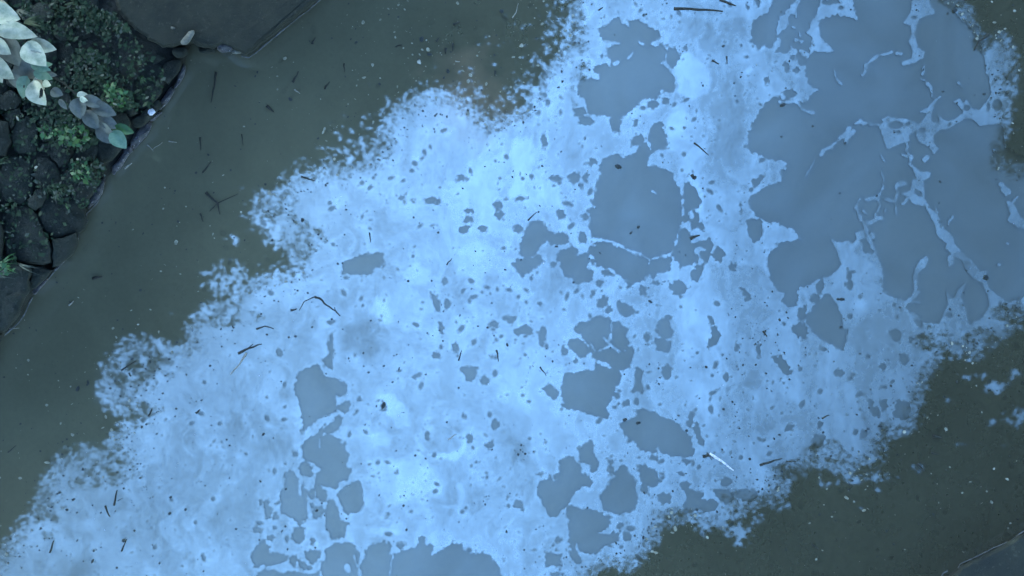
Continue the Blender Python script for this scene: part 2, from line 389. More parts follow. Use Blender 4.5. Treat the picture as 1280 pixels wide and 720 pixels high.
he('B2', (187,325,25,28),(148,260,10,12),(210,412,10,15),(172,675,14,22),(545,605,14,10),(45,485,12,24),(72,500,8,12),(70,540,6,9),(215,585,8,15),(40,445,8,14),(110,297,8,6),(345,190,10,12),(387,55,8,8),(477,85,9,15),(898,150,14,16),(800,198,9,14),(340,522,8,6),(55,575,10,7),(205,690,10,8),(640,192,8,12),(490,493,9,7),(943,422,8,8),(10,520,12,8),(15,440,6,12))
hp('B3', [(120,20),(140,0),(160,10),(172,40),(160,60),(140,45)],
 [(405,150),(440,130),(465,120),(455,100),(475,88),(510,95),(550,115),(580,128),(620,145),(640,180),(665,200),(668,225),(685,245),(680,265),(655,275),(600,275),(570,262),(560,270),(545,240),(530,258),(490,245),(460,220),(430,195),(410,170)],
 [(393,72),(435,60),(440,78),(415,85)], [(655,140),(665,105),(682,108),(678,145),(665,160)], [(683,165),(690,150),(705,170),(722,210),(718,230),(700,218),(690,190)],
 [(255,235),(295,217),(305,230),(305,260),(325,290),(320,325),(300,330),(285,300),(250,285)],
 [(180,285),(215,270),(250,290),(262,320),(295,345),(300,370),(290,385),(265,380),(240,400),(225,420),(200,460),(165,500),(140,495),(110,440),(97,400),(100,365),(150,345),(180,330)],
 [(362,290),(375,283),(383,300),(380,335),(362,345),(358,320)], [(325,430),(340,395),(380,350),(405,305),(425,300),(445,340),(465,370),(470,440),(455,470),(400,488),(345,470)],
 [(480,310),(500,300),(515,320),(535,320),(545,350),(540,390),(525,385),(510,380),(512,410),(495,415),(480,395),(490,370),(480,345)],
 [(205,465),(225,455),(250,465),(300,470),(370,495),(365,520),(350,545),(320,560),(400,555),(405,580),(380,600),(345,605),(320,640),(280,640),(250,620),(245,590),(235,600),(240,640),(270,665),(240,680),(222,650),(215,590),(210,520)],
 [(122,630),(185,635),(185,680),(125,685)], [(155,605),(175,625),(163,632)],
 [(632,375),(655,360),(668,378),(665,395),(690,410),(700,430),(720,430),(760,440),(770,470),(740,480),(690,480),(650,485),(640,460),(660,440),(655,415)],
 [(755,400),(810,390),(830,410),(820,440),(800,450),(775,435)], [(840,390),(870,395),(925,400),(915,430),(870,440),(845,420)],
 [(550,420),(570,408),(595,425),(590,445),(560,455)], [(5,465),(15,435),(35,435),(38,470)])
he('B3', (473,18,25,18),(390,42,11,12),(465,60,9,16),(658,290,20,9),(175,583,10,15),(407,532,9,12),(428,575,16,16),(705,418,12,14),(803,365,20,18),(100,342,12,8),(160,725,30,14),(560,345,8,12),(635,335,10,6),(530,275,14,8),(700,310,6,6))
hp('B4', [(165,215),(180,190),(215,195),(205,225),(185,235)], [(383,95),(410,95),(412,115),(392,118)], [(425,70),(440,65),(452,85),(440,100),(428,95)], [(60,175),(75,155),(90,155),(80,175)], [(470,90),(490,60),(525,70),(535,110),(510,130),(475,120)])
he('B4', (385,70,7,10),(192,150,8,12),(360,190,14,18),(350,40,12,8))
he('A2' , (803,640,9,14),(770,670,16,10),(430,700,10,8))

BIG = [(1066,0),(1090,-40),(1230,-60),(1240,-20),(1190,10),(1207,30),(1225,50),(1232,85),(1240,115),(1262,128),(1258,155),(1262,190),(1300,200),(1400,260),(1420,330),(1340,375),(1280,372),(1262,378),(1243,368),(1237,383),(1227,397),(1213,403),(1202,397),(1190,397),(1182,398),(1170,403),(1157,402),(1142,395),(1132,383),(1133,377),(1127,375),(1103,365),(1103,343),(1098,327),(1093,318),(1083,318),(1078,315),(1073,308),(1063,305),(1057,307),
 (1050,303),(1037,295),(1045,310),(1052,327),(1050,337),(1040,343),(1023,350),(1010,355),(1000,360),(996,367),(997,378),(993,385),(985,385),(978,377),(980,367),(970,357),(962,345),(960,335),(962,318),(972,304),(990,302),(1001,298),(990,288),(975,280),(960,278),(945,270),(938,262),(935,250),(950,238),(972,228),(978,228),(976,213),(987,210),(975,200),(960,198),(942,192),(934,185),(936,165),(942,150),(950,140),(958,126),(978,118),(985,124),(1003,128),(1023,113),(1012,107),(1005,90),(1010,75),(1018,65),(1043,64),(1035,55),(1027,47),(1023,37),(1027,25),(1043,18),(1070,24)]
FILM = [
 cv('A4', [(552,-40),(590,-40),(600,0),(625,50),(565,68),(553,100),(548,130),(558,180),(585,195),(580,215),(545,235),(505,243),(505,235),(540,222),(545,190),(530,155),(540,135),(538,95),(512,85),(535,50)]),
 cv('Z1', [(95,325),(125,300),(112,285),(145,268),(165,278),(240,283),(300,303),(325,318),(350,295),(385,250),(375,240),(340,238),(385,218),(405,190),(420,195),(408,230),(400,260),(402,290),(420,308),(445,308),(462,300),(450,262),(475,288),(505,300),(540,288),(590,255),(600,235),(575,205),(560,190),(540,178),(570,165),(600,200),(612,170),(635,205),(650,225),(690,235),(745,170),(770,120),(760,60),(740,-20),(720,-120),(800,-200),(900,-150),(960,-60),(980,60),(920,250),(880,320),(865,400),(850,450),(840,330),(820,308),(740,312),(700,320),(665,290),(640,275),(600,275),(550,310),(500,335),(450,345),(415,380),(410,430),(445,460),(420,485),(400,450),(330,415),(318,380),(325,345),(300,350),(270,385),(268,415),(215,425),(190,440),(140,458),(125,410)]),
 cv('Z1', [(290,560),(330,600),(395,605),(390,630),(350,650),(355,740),(355,800),(300,790),(262,745),(310,690),(320,640)]),
 cv('Z2', [(405,-20),(455,-10),(460,75),(490,125),(520,150),(545,195),(560,230),(600,260),(610,300),(640,335),(690,380),(740,440),(775,435),(760,470),(790,530),(830,560),(870,600),(930,640),(960,720),(640,720),(740,690),(790,610),(780,550),(750,490),(710,470),(680,440),(650,375),(610,360),(605,400),(585,410),(580,370),(600,345),(570,320),(580,300),(530,260),(520,210),(490,150),(465,100),(420,85),(380,60),(350,50),(395,35)]),
 cv('Z2', [(470,365),(480,375),(465,415),(430,440),(420,480),(425,530),(440,540),(400,580),(365,600),(355,595),(400,560),(415,530),(408,460),(420,420),(440,385)]),
 cv('Z2', [(575,545),(600,580),(620,570),(630,530),(665,500),(640,560),(660,610),(680,700),(540,700),(565,640),(585,600)]),
 cv('Z2', [(840,-5),(855,0),(880,40),(870,60),(850,35)]),
 cv('Z2', [(925,65),(905,100),(940,170),(975,190),(1000,240),(965,225),(930,215),(880,180),(895,150),(875,90),(895,95)]),
 cv('Z2', [(0,280),(25,325),(45,295),(80,285),(100,305),(125,280),(150,300),(150,345),(200,355),(215,340),(240,400),(250,430),(250,540),(300,575),(355,600),(378,640),(420,670),(420,720),(60,720),(50,640),(0,560),(-20,470),(20,455),(50,400),(30,340)]),
 cv('Z2', [(120,245),(155,235),(162,268),(130,280)])]
SUBH = [('Z1',205,360,18,11),('Z1',350,350,22,17),('Z1',290,385,20,18),('Z1',195,318,52,22),('Z1',615,215,22,19),('Z1',800,200,30,38),('Z1',745,205,10,30),('Z1',430,262,14,34),
 ('Z2',85,455,14,22),('Z2',88,505,16,26),('Z2',68,500,8,10),('Z2',140,565,8,14),('Z2',310,605,8,12),('Z2',325,665,8,12),('Z2',245,480,6,10),('Z2',585,655,18,12),('Z2',430,685,18,12),('Z2',840,600,9,14),('Z2',775,465,12,14),('Z2',545,210,6,12),('Z2',100,440,16,8),('Z2',90,660,14,14)]
VEINS = [
 ('A4', [(350,280),(365,250),(390,225),(420,208),(460,198)], 7), ('A4', [(482,203),(500,205)], 6), ('A4', [(250,270),(257,295),(272,320)], 4),
 ('A4', [(50,380),(100,382),(130,405),(165,420)], 8), ('A4', [(60,370),(50,350)], 8), ('A4', [(340,450),(415,470)], 3),
 ('A4', [(198,575),(215,560),(235,552),(262,525),(290,508),(302,480)], 9), ('A4', [(292,510),(322,490)], 9), ('A4', [(290,515),(293,535)], 6), ('A4', [(328,462),(345,452),(362,460)], 6), ('A4', [(172,600),(145,662)], 2.5), ('A4', [(382,466),(390,466)], 5),
 ('Z1', [(250,415),(265,490)], 16), ('Z1', [(275,500),(282,560),(330,600)], 18), ('Z1', [(405,200),(455,150)], 12), ('Z1', [(408,150),(398,100),(375,62)], 13), ('Z1', [(362,42),(350,38)], 14), ('Z1', [(355,10),(357,-40)], 8),
 ('Z1', [(190,745),(200,685),(245,668)], 15), ('Z1', [(100,600),(120,640),(118,700)], 9), ('Z1', [(355,528),(375,512)], 18), ('Z1', [(238,495),(250,500)], 14), ('Z1', [(103,505),(125,542)], 9), ('Z1', [(820,680),(865,720)], 18), ('Z1', [(775,465),(778,480)], 12), ('Z1', [(560,60),(590,90)], 10),
 ('Z2', [(138,78),(115,125),(150,180),(175,240),(215,345)], 15), ('Z2', [(175,82),(225,72),(240,115),(228,132)], 18), ('Z2', [(178,192),(238,168)], 22), ('Z2', [(215,148),(222,165)], 15), ('Z2', [(155,130),(170,146)], 12), ('Z2', [(262,138),(266,128)], 20), ('Z2', [(265,80),(320,82),(326,0)], 12), ('Z2', [(318,90),(318,150)], 6),
 ('Z2', [(355,100),(365,80),(395,60)], 10), ('Z2', [(582,200),(600,162)], 9), ('Z2', [(235,60),(262,10)], 8), ('Z2', [(365,585),(430,595)], 8), ('Z2', [(836,405),(842,410)], 12), ('Z2', [(874,296),(878,300)], 10), ('Z2', [(205,250),(210,270)], 12), ('Z2', [(515,115),(522,140)], 10),
 ('Z3', [(312,165),(292,122),(270,132),(297,190),(285,222)], 9), ('Z3', [(388,125),(388,60),(412,15)], 10), ('Z3', [(395,300),(440,310),(430,330)], 9), ('Z3', [(425,245),(430,275)], 10), ('Z3', [(880,570),(930,500)], 8), ('Z3', [(690,570),(725,640)], 9), ('Z3', [(370,205),(385,212)], 12),
 ('A3', [(400,500),(330,480)], 2),
 ('A7', [(300,180),(340,180),(380,190),(420,210),(460,226),(500,246)], 4), ('A3', [(350,157),(400,160)], 4), ('A3', [(432,220),(446,204)], 8), ('A3', [(478,160),(490,163)], 9), ('A3', [(505,375),(480,390)], 6), ('A3', [(565,345),(562,362)], 8), ('A3', [(385,240),(398,236)], 9), ('A3', [(575,232),(600,262)], 5),
 ('B2', [(235,205),(240,235)], 3), ('B2', [(515,645),(500,720)], 3), ('B2', [(340,685),(345,700)], 12), ('B2', [(165,375),(162,415)], 5), ('B2', [(255,130),(255,150)], 6),
 ('B2', [(370,640),(378,680)], 4), ('B3', [(155,345),(160,360)], 16), ('B3', [(268,330),(275,310)], 9), ('B3', [(545,240),(550,265)], 9), ('A7', [(345,545),(375,580),(405,600)], 3), ('A7', [(372,490),(368,560)], 3), ('A7', [(525,0),(535,8)], 6), ('A7', [(690,225),(715,215)], 11),
 ('B2', [(250,380),(280,405),(300,400)], 5)]

# ------------------------------------------------------------------ scum sheet, cut round every patch of open water
def poly_sdf(X, Y, poly):
    """signed distance, positive outside"""
    P = np.array(poly); Q = np.roll(P, -1, 0)
    d2 = np.full(X.shape, 1e12); ins = np.zeros(X.shape, bool)
    for (ax, ay), (bx, by) in zip(P, Q):
        ex, ey = bx - ax, by - ay
        l2 = ex * ex + ey * ey + 1e-9
        t = np.clip(((X - ax) * ex + (Y - ay) * ey) / l2, 0, 1)
        d2 = np.minimum(d2, (X - ax - t * ex) ** 2 + (Y - ay - t * ey) ** 2)
        if ay != by:
            c = ((ay > Y) != (by > Y)) & (X < (bx - ax) * (Y - ay) / (by - ay) + ax)
            ins ^= c
    dd = np.sqrt(d2)
    return np.where(ins, -dd, dd)

STEP = 1.4
gx = np.arange(-150, 1431, STEP); gy = np.arange(-90, 811, STEP)
GX, GY = np.meshgrid(gx, gy)
G = np.full(GX.shape, 40.0)
def window(x0, y0, x1, y1, m=42):
    i0 = max(0, int((y0 - m - gy[0]) / STEP)); i1 = min(len(gy), int((y1 + m - gy[0]) / STEP) + 2)
    j0 = max(0, int((x0 - m - gx[0]) / STEP)); j1 = min(len(gx), int((x1 + m - gx[0]) / STEP) + 2)
    return slice(i0, i1), slice(j0, j1)
def apply_poly(poly, mode):
    xs = [p[0] for p in poly]; ys = [p[1] for p in poly]
    s = window(min(xs), min(ys), max(xs), max(ys))
    sd = poly_sdf(GX[s], GY[s], poly)
    if mode == 'hole': G[s] = np.minimum(G[s], sd)
    else: G[s] = np.maximum(G[s], -sd + 0.9)
def apply_ell(cx, cy, a, b, ang=0.0):
    s = window(cx - a - b, cy - a - b, cx + a + b, cy + a + b, 12)
    x = GX[s] - cx; y = GY[s] - cy
    u = x * math.cos(ang) + y * math.sin(ang); v = -x * math.sin(ang) + y * math.cos(ang)
    G[s] = np.minimum(G[s], (np.sqrt((u / a) ** 2 + (v / b) ** 2) - 1) * min(a, b))
apply_poly(BIG, 'hole')
for p in HOLES: apply_poly(p, 'hole')
for e in ELLS: apply_ell(*e, ang=random.uniform(-0.4, 0.4))
WX = fbm(GX / 9, GY / 9, 3, 3) ; WY = fbm(GX / 9, GY / 9, 31, 3)
edge_noise = 2.8 * fbm(GX / 10.0, GY / 10.0, 5, 4, 0.7) + 2.6 * np.abs(vnoise(GX / 7.0, GY / 7.0, 77)) + 1.6 * np.abs(vnoise(GX / 3.4, GY / 3.4, 78)) - 1.2
G = G + edge_noise * 1.25 - 0.9
for p in FILM: apply_poly(p, 'film')
for k, x, y, a, b in SUBH: (lambda q_: apply_ell(C[k][0] + x / q_, C[k][1] + y / q_, a / q_, b / q_))(C[k][2] if len(C[k]) > 2 else 3.0)
for k, pts, w in VEINS:
    pts = cv(k, pts); w = w / (C[k][2] if len(C[k]) > 2 else 3.0) * (1.3 if len(C[k]) == 2 else 0.95)
    for (ax, ay), (bx, by) in zip(pts[:-1], pts[1:]):
        s = window(min(ax, bx), min(ay, by), max(ax, bx), max(ay, by), 12)
        X = GX[s] + WX[s] * 2.5; Y = GY[s] + WY[s] * 2.5
        ex, ey = bx - ax, by - ay
        t = np.clip(((X - ax) * ex + (Y - ay) * ey) / (ex * ex + ey * ey), 0, 1)
        dd = np.hypot(X - ax - t * ex, Y - ay - t * ey)
        wl = w * (0.55 + 0.5 * vnoise(X / 7, Y / 7, 9))
        G[s] = np.maximum(G[s], wl - dd)
# scattered small pinholes
for i in range(5200):
    cx = random.uniform(60, 1420); cy = random.uniform(-80, 800)
    r = 0.7 + 2.6 * random.random() ** 4
    dens = 0.5 + 0.5 * float(vnoise(np.array([cx / 60]), np.array([cy / 60]), 55)[0])
    if random.random() > dens * (1.15 if 600 < cx < 960 else 0.75) + 0.05: continue
    apply_ell(cx, cy, r * random.uniform(1.0, 1.9), r, random.uniform(0, 3.14))
G = np.where(G < 12, G + 0.9 * fbm(GX / 3.2, GY / 3.2, 15, 2, 0.7), G)
# lacy outer limits beyond the frame
outx = np.maximum(0, np.maximum(-90 - GX, GX - 1370)); outy = np.maximum(0, np.maximum(-40 - GY, GY - 760))
lace = fbm(GX / 60.0, GY / 60.0, 91, 5, 0.6)
far = np.maximum(np.maximum(0, -10 - GX), np.maximum(GX - 1290, np.maximum(-10 - GY, GY - 730)))
G = np.where(far > 0, np.minimum(G, 40 * (lace + 0.35) + 30 * np.exp(-far / 30.0)), G)
G = G - (outx + outy) * 0.9
G = np.where((GX < gx[0] + 4) | (GX > gx[-1] - 4) | (GY < gy[0] + 4) | (GY > gy[-1] - 4), -5, G)

# tone (film thickness, with the sky's fade to the right painted in)
st = fbm(GX / 70 + 0.8 * WX, GY / 110, 41, 4)
wx = GX + 26 * fbm(GX / 55, GY / 55, 61, 3); wy = GY + 26 * fbm(GX / 55, GY / 55, 71, 3)
swirl = fbm(wx / 26, wy / 40, 81, 4, 0.6)
streak = fbm(wx / 7, wy / 55, 101, 3)
plate = 1 / (1 + np.exp(-np.clip((fbm(wx / 38, wy / 60, 131, 3) - 0.16) * 45, -30, 30)))
plate2 = 1 / (1 + np.exp(-np.clip((fbm(wx / 15, wy / 26, 151, 4, .6) - 0.22) * 30, -30, 30)))
plate3 = 1 / (1 + np.exp(-np.clip((fbm(wx / 24 + 9, wy / 44 + 5, 141, 4, .55) - 0.2) * 45, -30, 30)))
T = 0.41 + 0.16 * plate + 0.11 * plate2 - 0.10 * plate3 - 0.11 * np.clip((GX - 860) / 250, 0, 1) - 0.10 * np.clip((GX * -1 + 330) / 250, 0, 1) + 0.14 * st + 0.13 * swirl + 0.12 * streak * np.clip((GX - 780) / 80, 0.15, 1)
def blob(poly, amt, soft=6):
    global T
    xs = [p[0] for p in poly]; ys = [p[1] for p in poly]
    s = window(min(xs), min(ys), max(xs), max(ys), 40)
    sd = poly_sdf(GX[s] + 3 * WX[s], GY[s] + 3 * WY[s], poly)
    T[s] = T[s] + amt / (1 + np.exp(np.clip(sd / soft * 3, -30, 30)))
blob(cv('A3', [(610,250),(620,210),(660,195),(700,225),(735,265),(750,300),(735,340),(690,370),(650,365),(620,340)]), 0.40, 3)
blob(cv('A3', [(585,430),(620,400),(660,395),(650,440),(640,490),(600,520),(585,480)]), 0.3, 5)
blob(cv('A3', [(0,520),(60,520),(95,560),(70,640),(30,720),(0,740)]), 0.30, 5)
blob(cv('A3', [(600,-10),(700,-10),(860,20),(900,110),(850,200),(740,200),(690,130),(640,80)]), -0.16, 8)
blob(cv('A3', [(760,240),(860,260),(900,420),(860,640),(760,700),(720,560)]), -0.12, 10)
blob(cv('A3', [(640,420),(700,420),(720,560),(650,620),(600,560)]), 0.16, 8)
blob(cv('A7', [(640,400),(760,380),(810,420),(800,520),(700,600),(640,640),(620,520)]), 0.24, 8)
blob(cv('A7', [(880,0),(960,300),(960,720),(800,720),(840,500),(830,200)]), -0.15, 12)
blob(cv('A6', [(780,190),(860,180),(905,215),(890,280),(840,330),(760,320),(740,260)]), 0.28, 5)
blob(cv('A6', [(550,300),(600,265),(650,290),(650,340),(580,350)]), 0.28, 3)
blob(cv('A6', [(430,395),(450,390),(490,440),(515,500),(470,490),(430,450)]), 0.28, 3)
blob(cv('A6', [(330,500),(430,480),(500,520),(490,590),(420,620),(330,590)]), -0.26, 6)
blob(cv('B2', [(445,40),(520,40),(570,100),(565,160),(530,170),(510,130),(460,80)]), 0.30, 2)
blob(cv('B2', [(430,190),(480,170),(515,200),(500,240),(440,230)]), 0.28, 2)
blob(cv('B2', [(640,260),(720,265),(770,235),(820,150),(775,260),(750,285),(680,285)]), 0.35, 2)
blob(cv('B2', [(420,290),(540,280),(700,320),(715,400),(640,440),(500,460),(420,430)]), 0.20, 4)
blob(cv('B2', [(755,380),(775,360),(790,420),(760,480),(700,455),(760,450)]), 0.30, 2)
blob(cv('B2', [(400,540),(520,530),(560,560),(440,575)]), 0.22, 3)
blob(cv('B2', [(660,140),(760,160),(770,240),(700,260),(650,220)]), -0.22, 5)
blob(cv('B3', [(0,210),(60,220),(50,290),(0,300)]), -0.35, 8)
blob(cv('B3', [(640,0),(760,0),(780,140),(740,220),(700,100)]), 0.18, 6)
blob(cv('B3', [(760,0),(960,0),(960,200),(860,270),(780,200)]), -0.1, 8)
blob(cv('A8', [(290,220),(360,240),(410,300),(400,420),(330,480),(300,400),(250,330)]), 0.22, 8)
blob(cv('A4', [(0,170),(60,200),(130,280),(150,320),(0,370)]), 0.10, 8)
blob([(520,150),(610,180),(690,120),(720,140),(700,260),(600,300),(480,260),(450,220)], 0.14, 14)
blob([(100,560),(300,470),(420,600),(300,760),(40,760)], -0.10, 25)
# whitish rim where the film has drawn back from a patch
rid1 = np.clip(1 - np.abs(fbm(wx / 22, wy / 45, 171, 3, .55)) * 9, 0, 1)
rid2 = np.clip(1 - np.abs(fbm(wx / 12 + 3 * WX, wy / 30, 181, 3, .6)) * 8, 0, 1)
T = T + 0.07 * fbm(GX / 4.5, GY / 6, 211, 3, .7) + 0.16 * rid1 * (vnoise(GX / 60, GY / 60, 191) + 0.3) - 0.09 * rid2 * (vnoise(GX / 45, GY / 45, 192) + 0.3)
T = T + 0.20 * np.exp(-(np.clip(G, 0, 30) / 2.6)) * (GX < 1000) + 0.08 * np.exp(-(np.clip(G, 0, 30) / 8.0))
T = np.clip(T, 0.02, 1.15)
G = G + 1.0
T = T * np.clip(G / 2.0 - 0.1, 0.0, 1.0)

def build_scum():
    ny, nx = G.shape
    V = np.zeros((ny * nx, 3), np.float32)
    V[:, 0] = ((GX - 640) / S).ravel(); V[:, 1] = ((360 - GY) / S).ravel(); V[:, 2] = 0.004
    ins = G > 0
    c = ins[:-1, :-1].astype(int) + ins[:-1, 1:] + ins[1:, 1:] + ins[1:, :-1]
    ii, jj = np.nonzero(c == 4)
    a = ii * nx + jj
    quads = np.stack([a + nx, a + nx + 1, a + 1, a], 1)
    mi, mj = np.nonzero((c > 0) & (c < 4))
    g = G.ravel(); t = T.ravel()
    extraV, extraT, polys, cache = [], [], [], {}
    base = ny * nx
    def cut(p, q):
        k = (p, q) if p < q else (q, p)
        if k in cache: return cache[k]
        s = g[p] / (g[p] - g[q])
        v = V[p] * (1 - s) + V[q] * s
        extraV.append(v); extraT.append(t[p] * (1 - s) + t[q] * s)
        cache[k] = base + len(extraV) - 1
        return cache[k]
    for i, j in zip(mi.tolist(), mj.tolist()):
        a = i * nx + j
        ring = (a + nx, a + nx + 1, a + 1, a)
        out = []
        for k in range(4):
            p, q = ring[k], ring[(k + 1) % 4]
            if g[p] > 0: out.append(p)
            if (g[p] > 0) != (g[q] > 0): out.append(cut(p, q))
        if len(out) >= 3: polys.append(out)
    allV = np.vstack([V, np.array(extraV, np.float32)])
    allT = np.concatenate([t, np.array(extraT)])
    loops = np.concatenate([quads.ravel(), np.array([v for p in polys for v in p])]).astype(np.int32)
    sizes = np.concatenate([np.full(len(quads), 4), np.array([len(p) for p in polys])]).astype(np.int32)
    used = np.zeros(len(allV), bool); used[loops] = True
    remap = np.cumsum(used) - 1
    allV = allV[used]; allT = allT[used]; loops = remap[loops].astype(np.int32)
    me = bpy.data.meshes.new('surface_scum')
    me.vertices.add(len(allV)); me.vertices.foreach_set('co', allV.ravel())
    me.loops.add(len(loops)); me.loops.foreach_set('vertex_index', loops)
    me.polygons.add(len(sizes)); me.polygons.foreach_set('loop_start', (np.cumsum(sizes) - sizes).astype(np.int32))
    me.update(calc_edges=True)
    at = me.attributes.new('tone', 'FLOAT', 'POINT'); at.data.foreach_set('value', allT.astype(np.float32))
    link('surface_scum', me, kind='stuff', mat=M_SCUM, cat='scum film',
         label='pale blue shining film of scum broken into lace and open patches on the river')
build_scum()

# ------------------------------------------------------------------ water and banks
LB = [(-900,1750),(-300,840),(-120,610),(-40,500),(0,428),(20,404),(38,375),(55,352),(68,338),(84,314),(94,292),(106,272),(122,248),(134,224),(150,205),(168,180),(185,155),(205,125),(222,100),(233,76),(240,55)]
UB = [(240,55),(330,40),(400,-10),(520,-100),(900,-400),(2200,-1500)]
def flat_poly(name, pts, z, mat, **kw):
    return link(name, mesh_np(name, pts, [list(range(len(pts)))]), mat=mat, **kw)
flat_poly('water', [(-400,-400,0),(400,-400,0),(400,400,0),(-400,400,0)], 0, M_WATER, kind='structure', label='murky grey green river water with tree reflections')

def bank_sheet(name, edge_pts, out, label, zfun, mat, rows=26, spread=18.0):
    """sheet from the waterline outwards; rows get wider with distance"""
    E = []
    for (ax, ay), (bx, by) in zip(edge_pts[:-1], edge_pts[1:]):
        L = math.hypot(bx - ax, by - ay); n = max(1, min(40, int(L / 7)))
        for k in range(n): E.append((ax + (bx - ax) * k / n, ay + (by - ay) * k / n))
    E.append(edge_pts[-1])
    E = np.array(E) ; n = len(E)
    dist = [-6, 0, 3, 7, 12, 18] + [24 + 7 * i for i in range(20)] + [180, 240, 340, 500, 800, 1500, 4000, 12000, 48000]
    V = []
    for dd in dist:
        X = E[:, 0] + out[0] * dd; Y = E[:, 1] + out[1] * dd
        wob = 2.5 * fbm(X / 12, Y / 12, 23, 2) if dd < 20 else 0
        z = zfun(X, Y, dd)
        V.append(np.stack([(X - 640 + wob) / S, (360 - Y) / S, z], 1))
    V = np.concatenate(V)
    Q = []
    for r in range(len(dist) - 1):
        for k in range(n - 1):
            a = r * n + k
            Q.append((a, a + 1, a + n + 1, a + n))
    me = mesh_np(name, V, quads=Q, smooth=True)
    return link(name, me, mat=mat, kind='structure', label=label)
def zl(X, Y, dd):
    if dd <= 0: return np.full(X.shape, -0.12 if dd < 0 else -0.01)
    base = 0.24 * (1 - math.exp(-dd / 25.0)) + 0.03
    amp = min(1, dd / 30.0)
    return base + amp * (0.05 * fbm(X / 28, Y / 28, 4, 4) + 0.02 * fbm(X / 6, Y / 6, 8, 3))
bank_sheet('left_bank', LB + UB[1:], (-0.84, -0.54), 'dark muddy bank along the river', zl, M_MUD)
RB = [(-900,2700),(300,1500),(900,980),(1120,770),(1178,722),(1202,706),(1240,686),(1282,664),(1400,590),(1800,300),(3600,-900)]
def zr(X, Y, dd):
    if dd <= 0: return np.full(X.shape, -0.12 if dd < 0 else -0.01)
    return 0.05 + 0.1 * (1 - math.exp(-dd / 60.0)) + min(1, dd / 40) * 0.03 * fbm(X / 40, Y / 40, 6, 4)
bank_sheet('right_bank', RB, (0.53, 0.85), 'dark bank on the far side of the river', zr, M_MUD)

# rubble and slabs --------------------------------------------------
def resample(poly, step):
    out = []
    n = len(poly)
    for i in range(n):
        ax, ay = poly[i]; bx, by = poly[(i + 1) % n]
        k = max(1, int(math.hypot(bx - ax, by - ay) / step))
        for j in range(k): out.append((ax + (bx - ax) * j / k, ay + (by - ay) * j / k))
    return out

def smooth_poly(poly, it=1):
    for _ in range(it):
        n = len(poly); out = []
        for i in range(n):
            a = poly[i]; b = poly[(i + 1) % n]
            out.append((a[0] * .75 + b[0] * .25, a[1] * .75 + b[1] * .25)); out.append((a[0] * .25 + b[0] * .75, a[1] * .25 + b[1] * .75))
        poly = out
    return poly

def stone_mesh(poly, z0, z1, seed, rough=1.2, name='stone', step=6, smooth=True, dome=0.05, tilt=0.0, grow=1.0):
    poly = smooth_poly(resample(poly, step * 2)) if smooth else resample(poly, step)
    P = np.array(poly); c = P.mean(0); P = c + (P - c) * grow
    P = P + rough * np.stack([vnoise(P[:, 0] / 5, P[:, 1] / 5, seed), vnoise(P[:, 0] / 5, P[:, 1] / 5, seed + 50)], 1)
    n = len(P)
    rings = [(1.03, 0.0), (1.02, 0.78), (0.985, 0.93), (0.90, 1.0), (0.6, 1.0), (0.3, 1.0)]
    V = []
    hh = z1 - z0
    for sc, hz in rings:
        Q = c + (P - c) * sc
        z = z0 + hh * (hz + (0.0 if hz == 0 else dome * hz * (1 - sc)))
        zz = z + (0 if hz == 0 else 1) * (0.03 * fbm(Q[:, 0] / 11, Q[:, 1] / 11, seed + 9, 4)) + tilt * (Q[:, 0] - c[0]) / S * (hz > 0)
        for q, w in zip(Q, np.broadcast_to(zz, (n,))): V.append(W(q[0], q[1], float(w)))
    V.append(W(c[0], c[1], z1 + hh * dome * 0.7 + 0.03 * float(fbm(np.array([c[0] / 11]), np.array([c[1] / 11]), seed + 9, 4)[0])))
    F = []
    for r in range(len(rings) - 1):
        for k in range(n):
            k2 = (k + 1) % n
            F.append((r * n + k2, r * n + k, (r + 1) * n + k, (r + 1) * n + k2))
    b = (len(rings) - 1) * n; top = len(V) - 1
    for k in range(n): F.append((b + (k + 1) % n, b + k, top))
    return mesh_np(name, [v[:] for v in V], F, smooth=True)

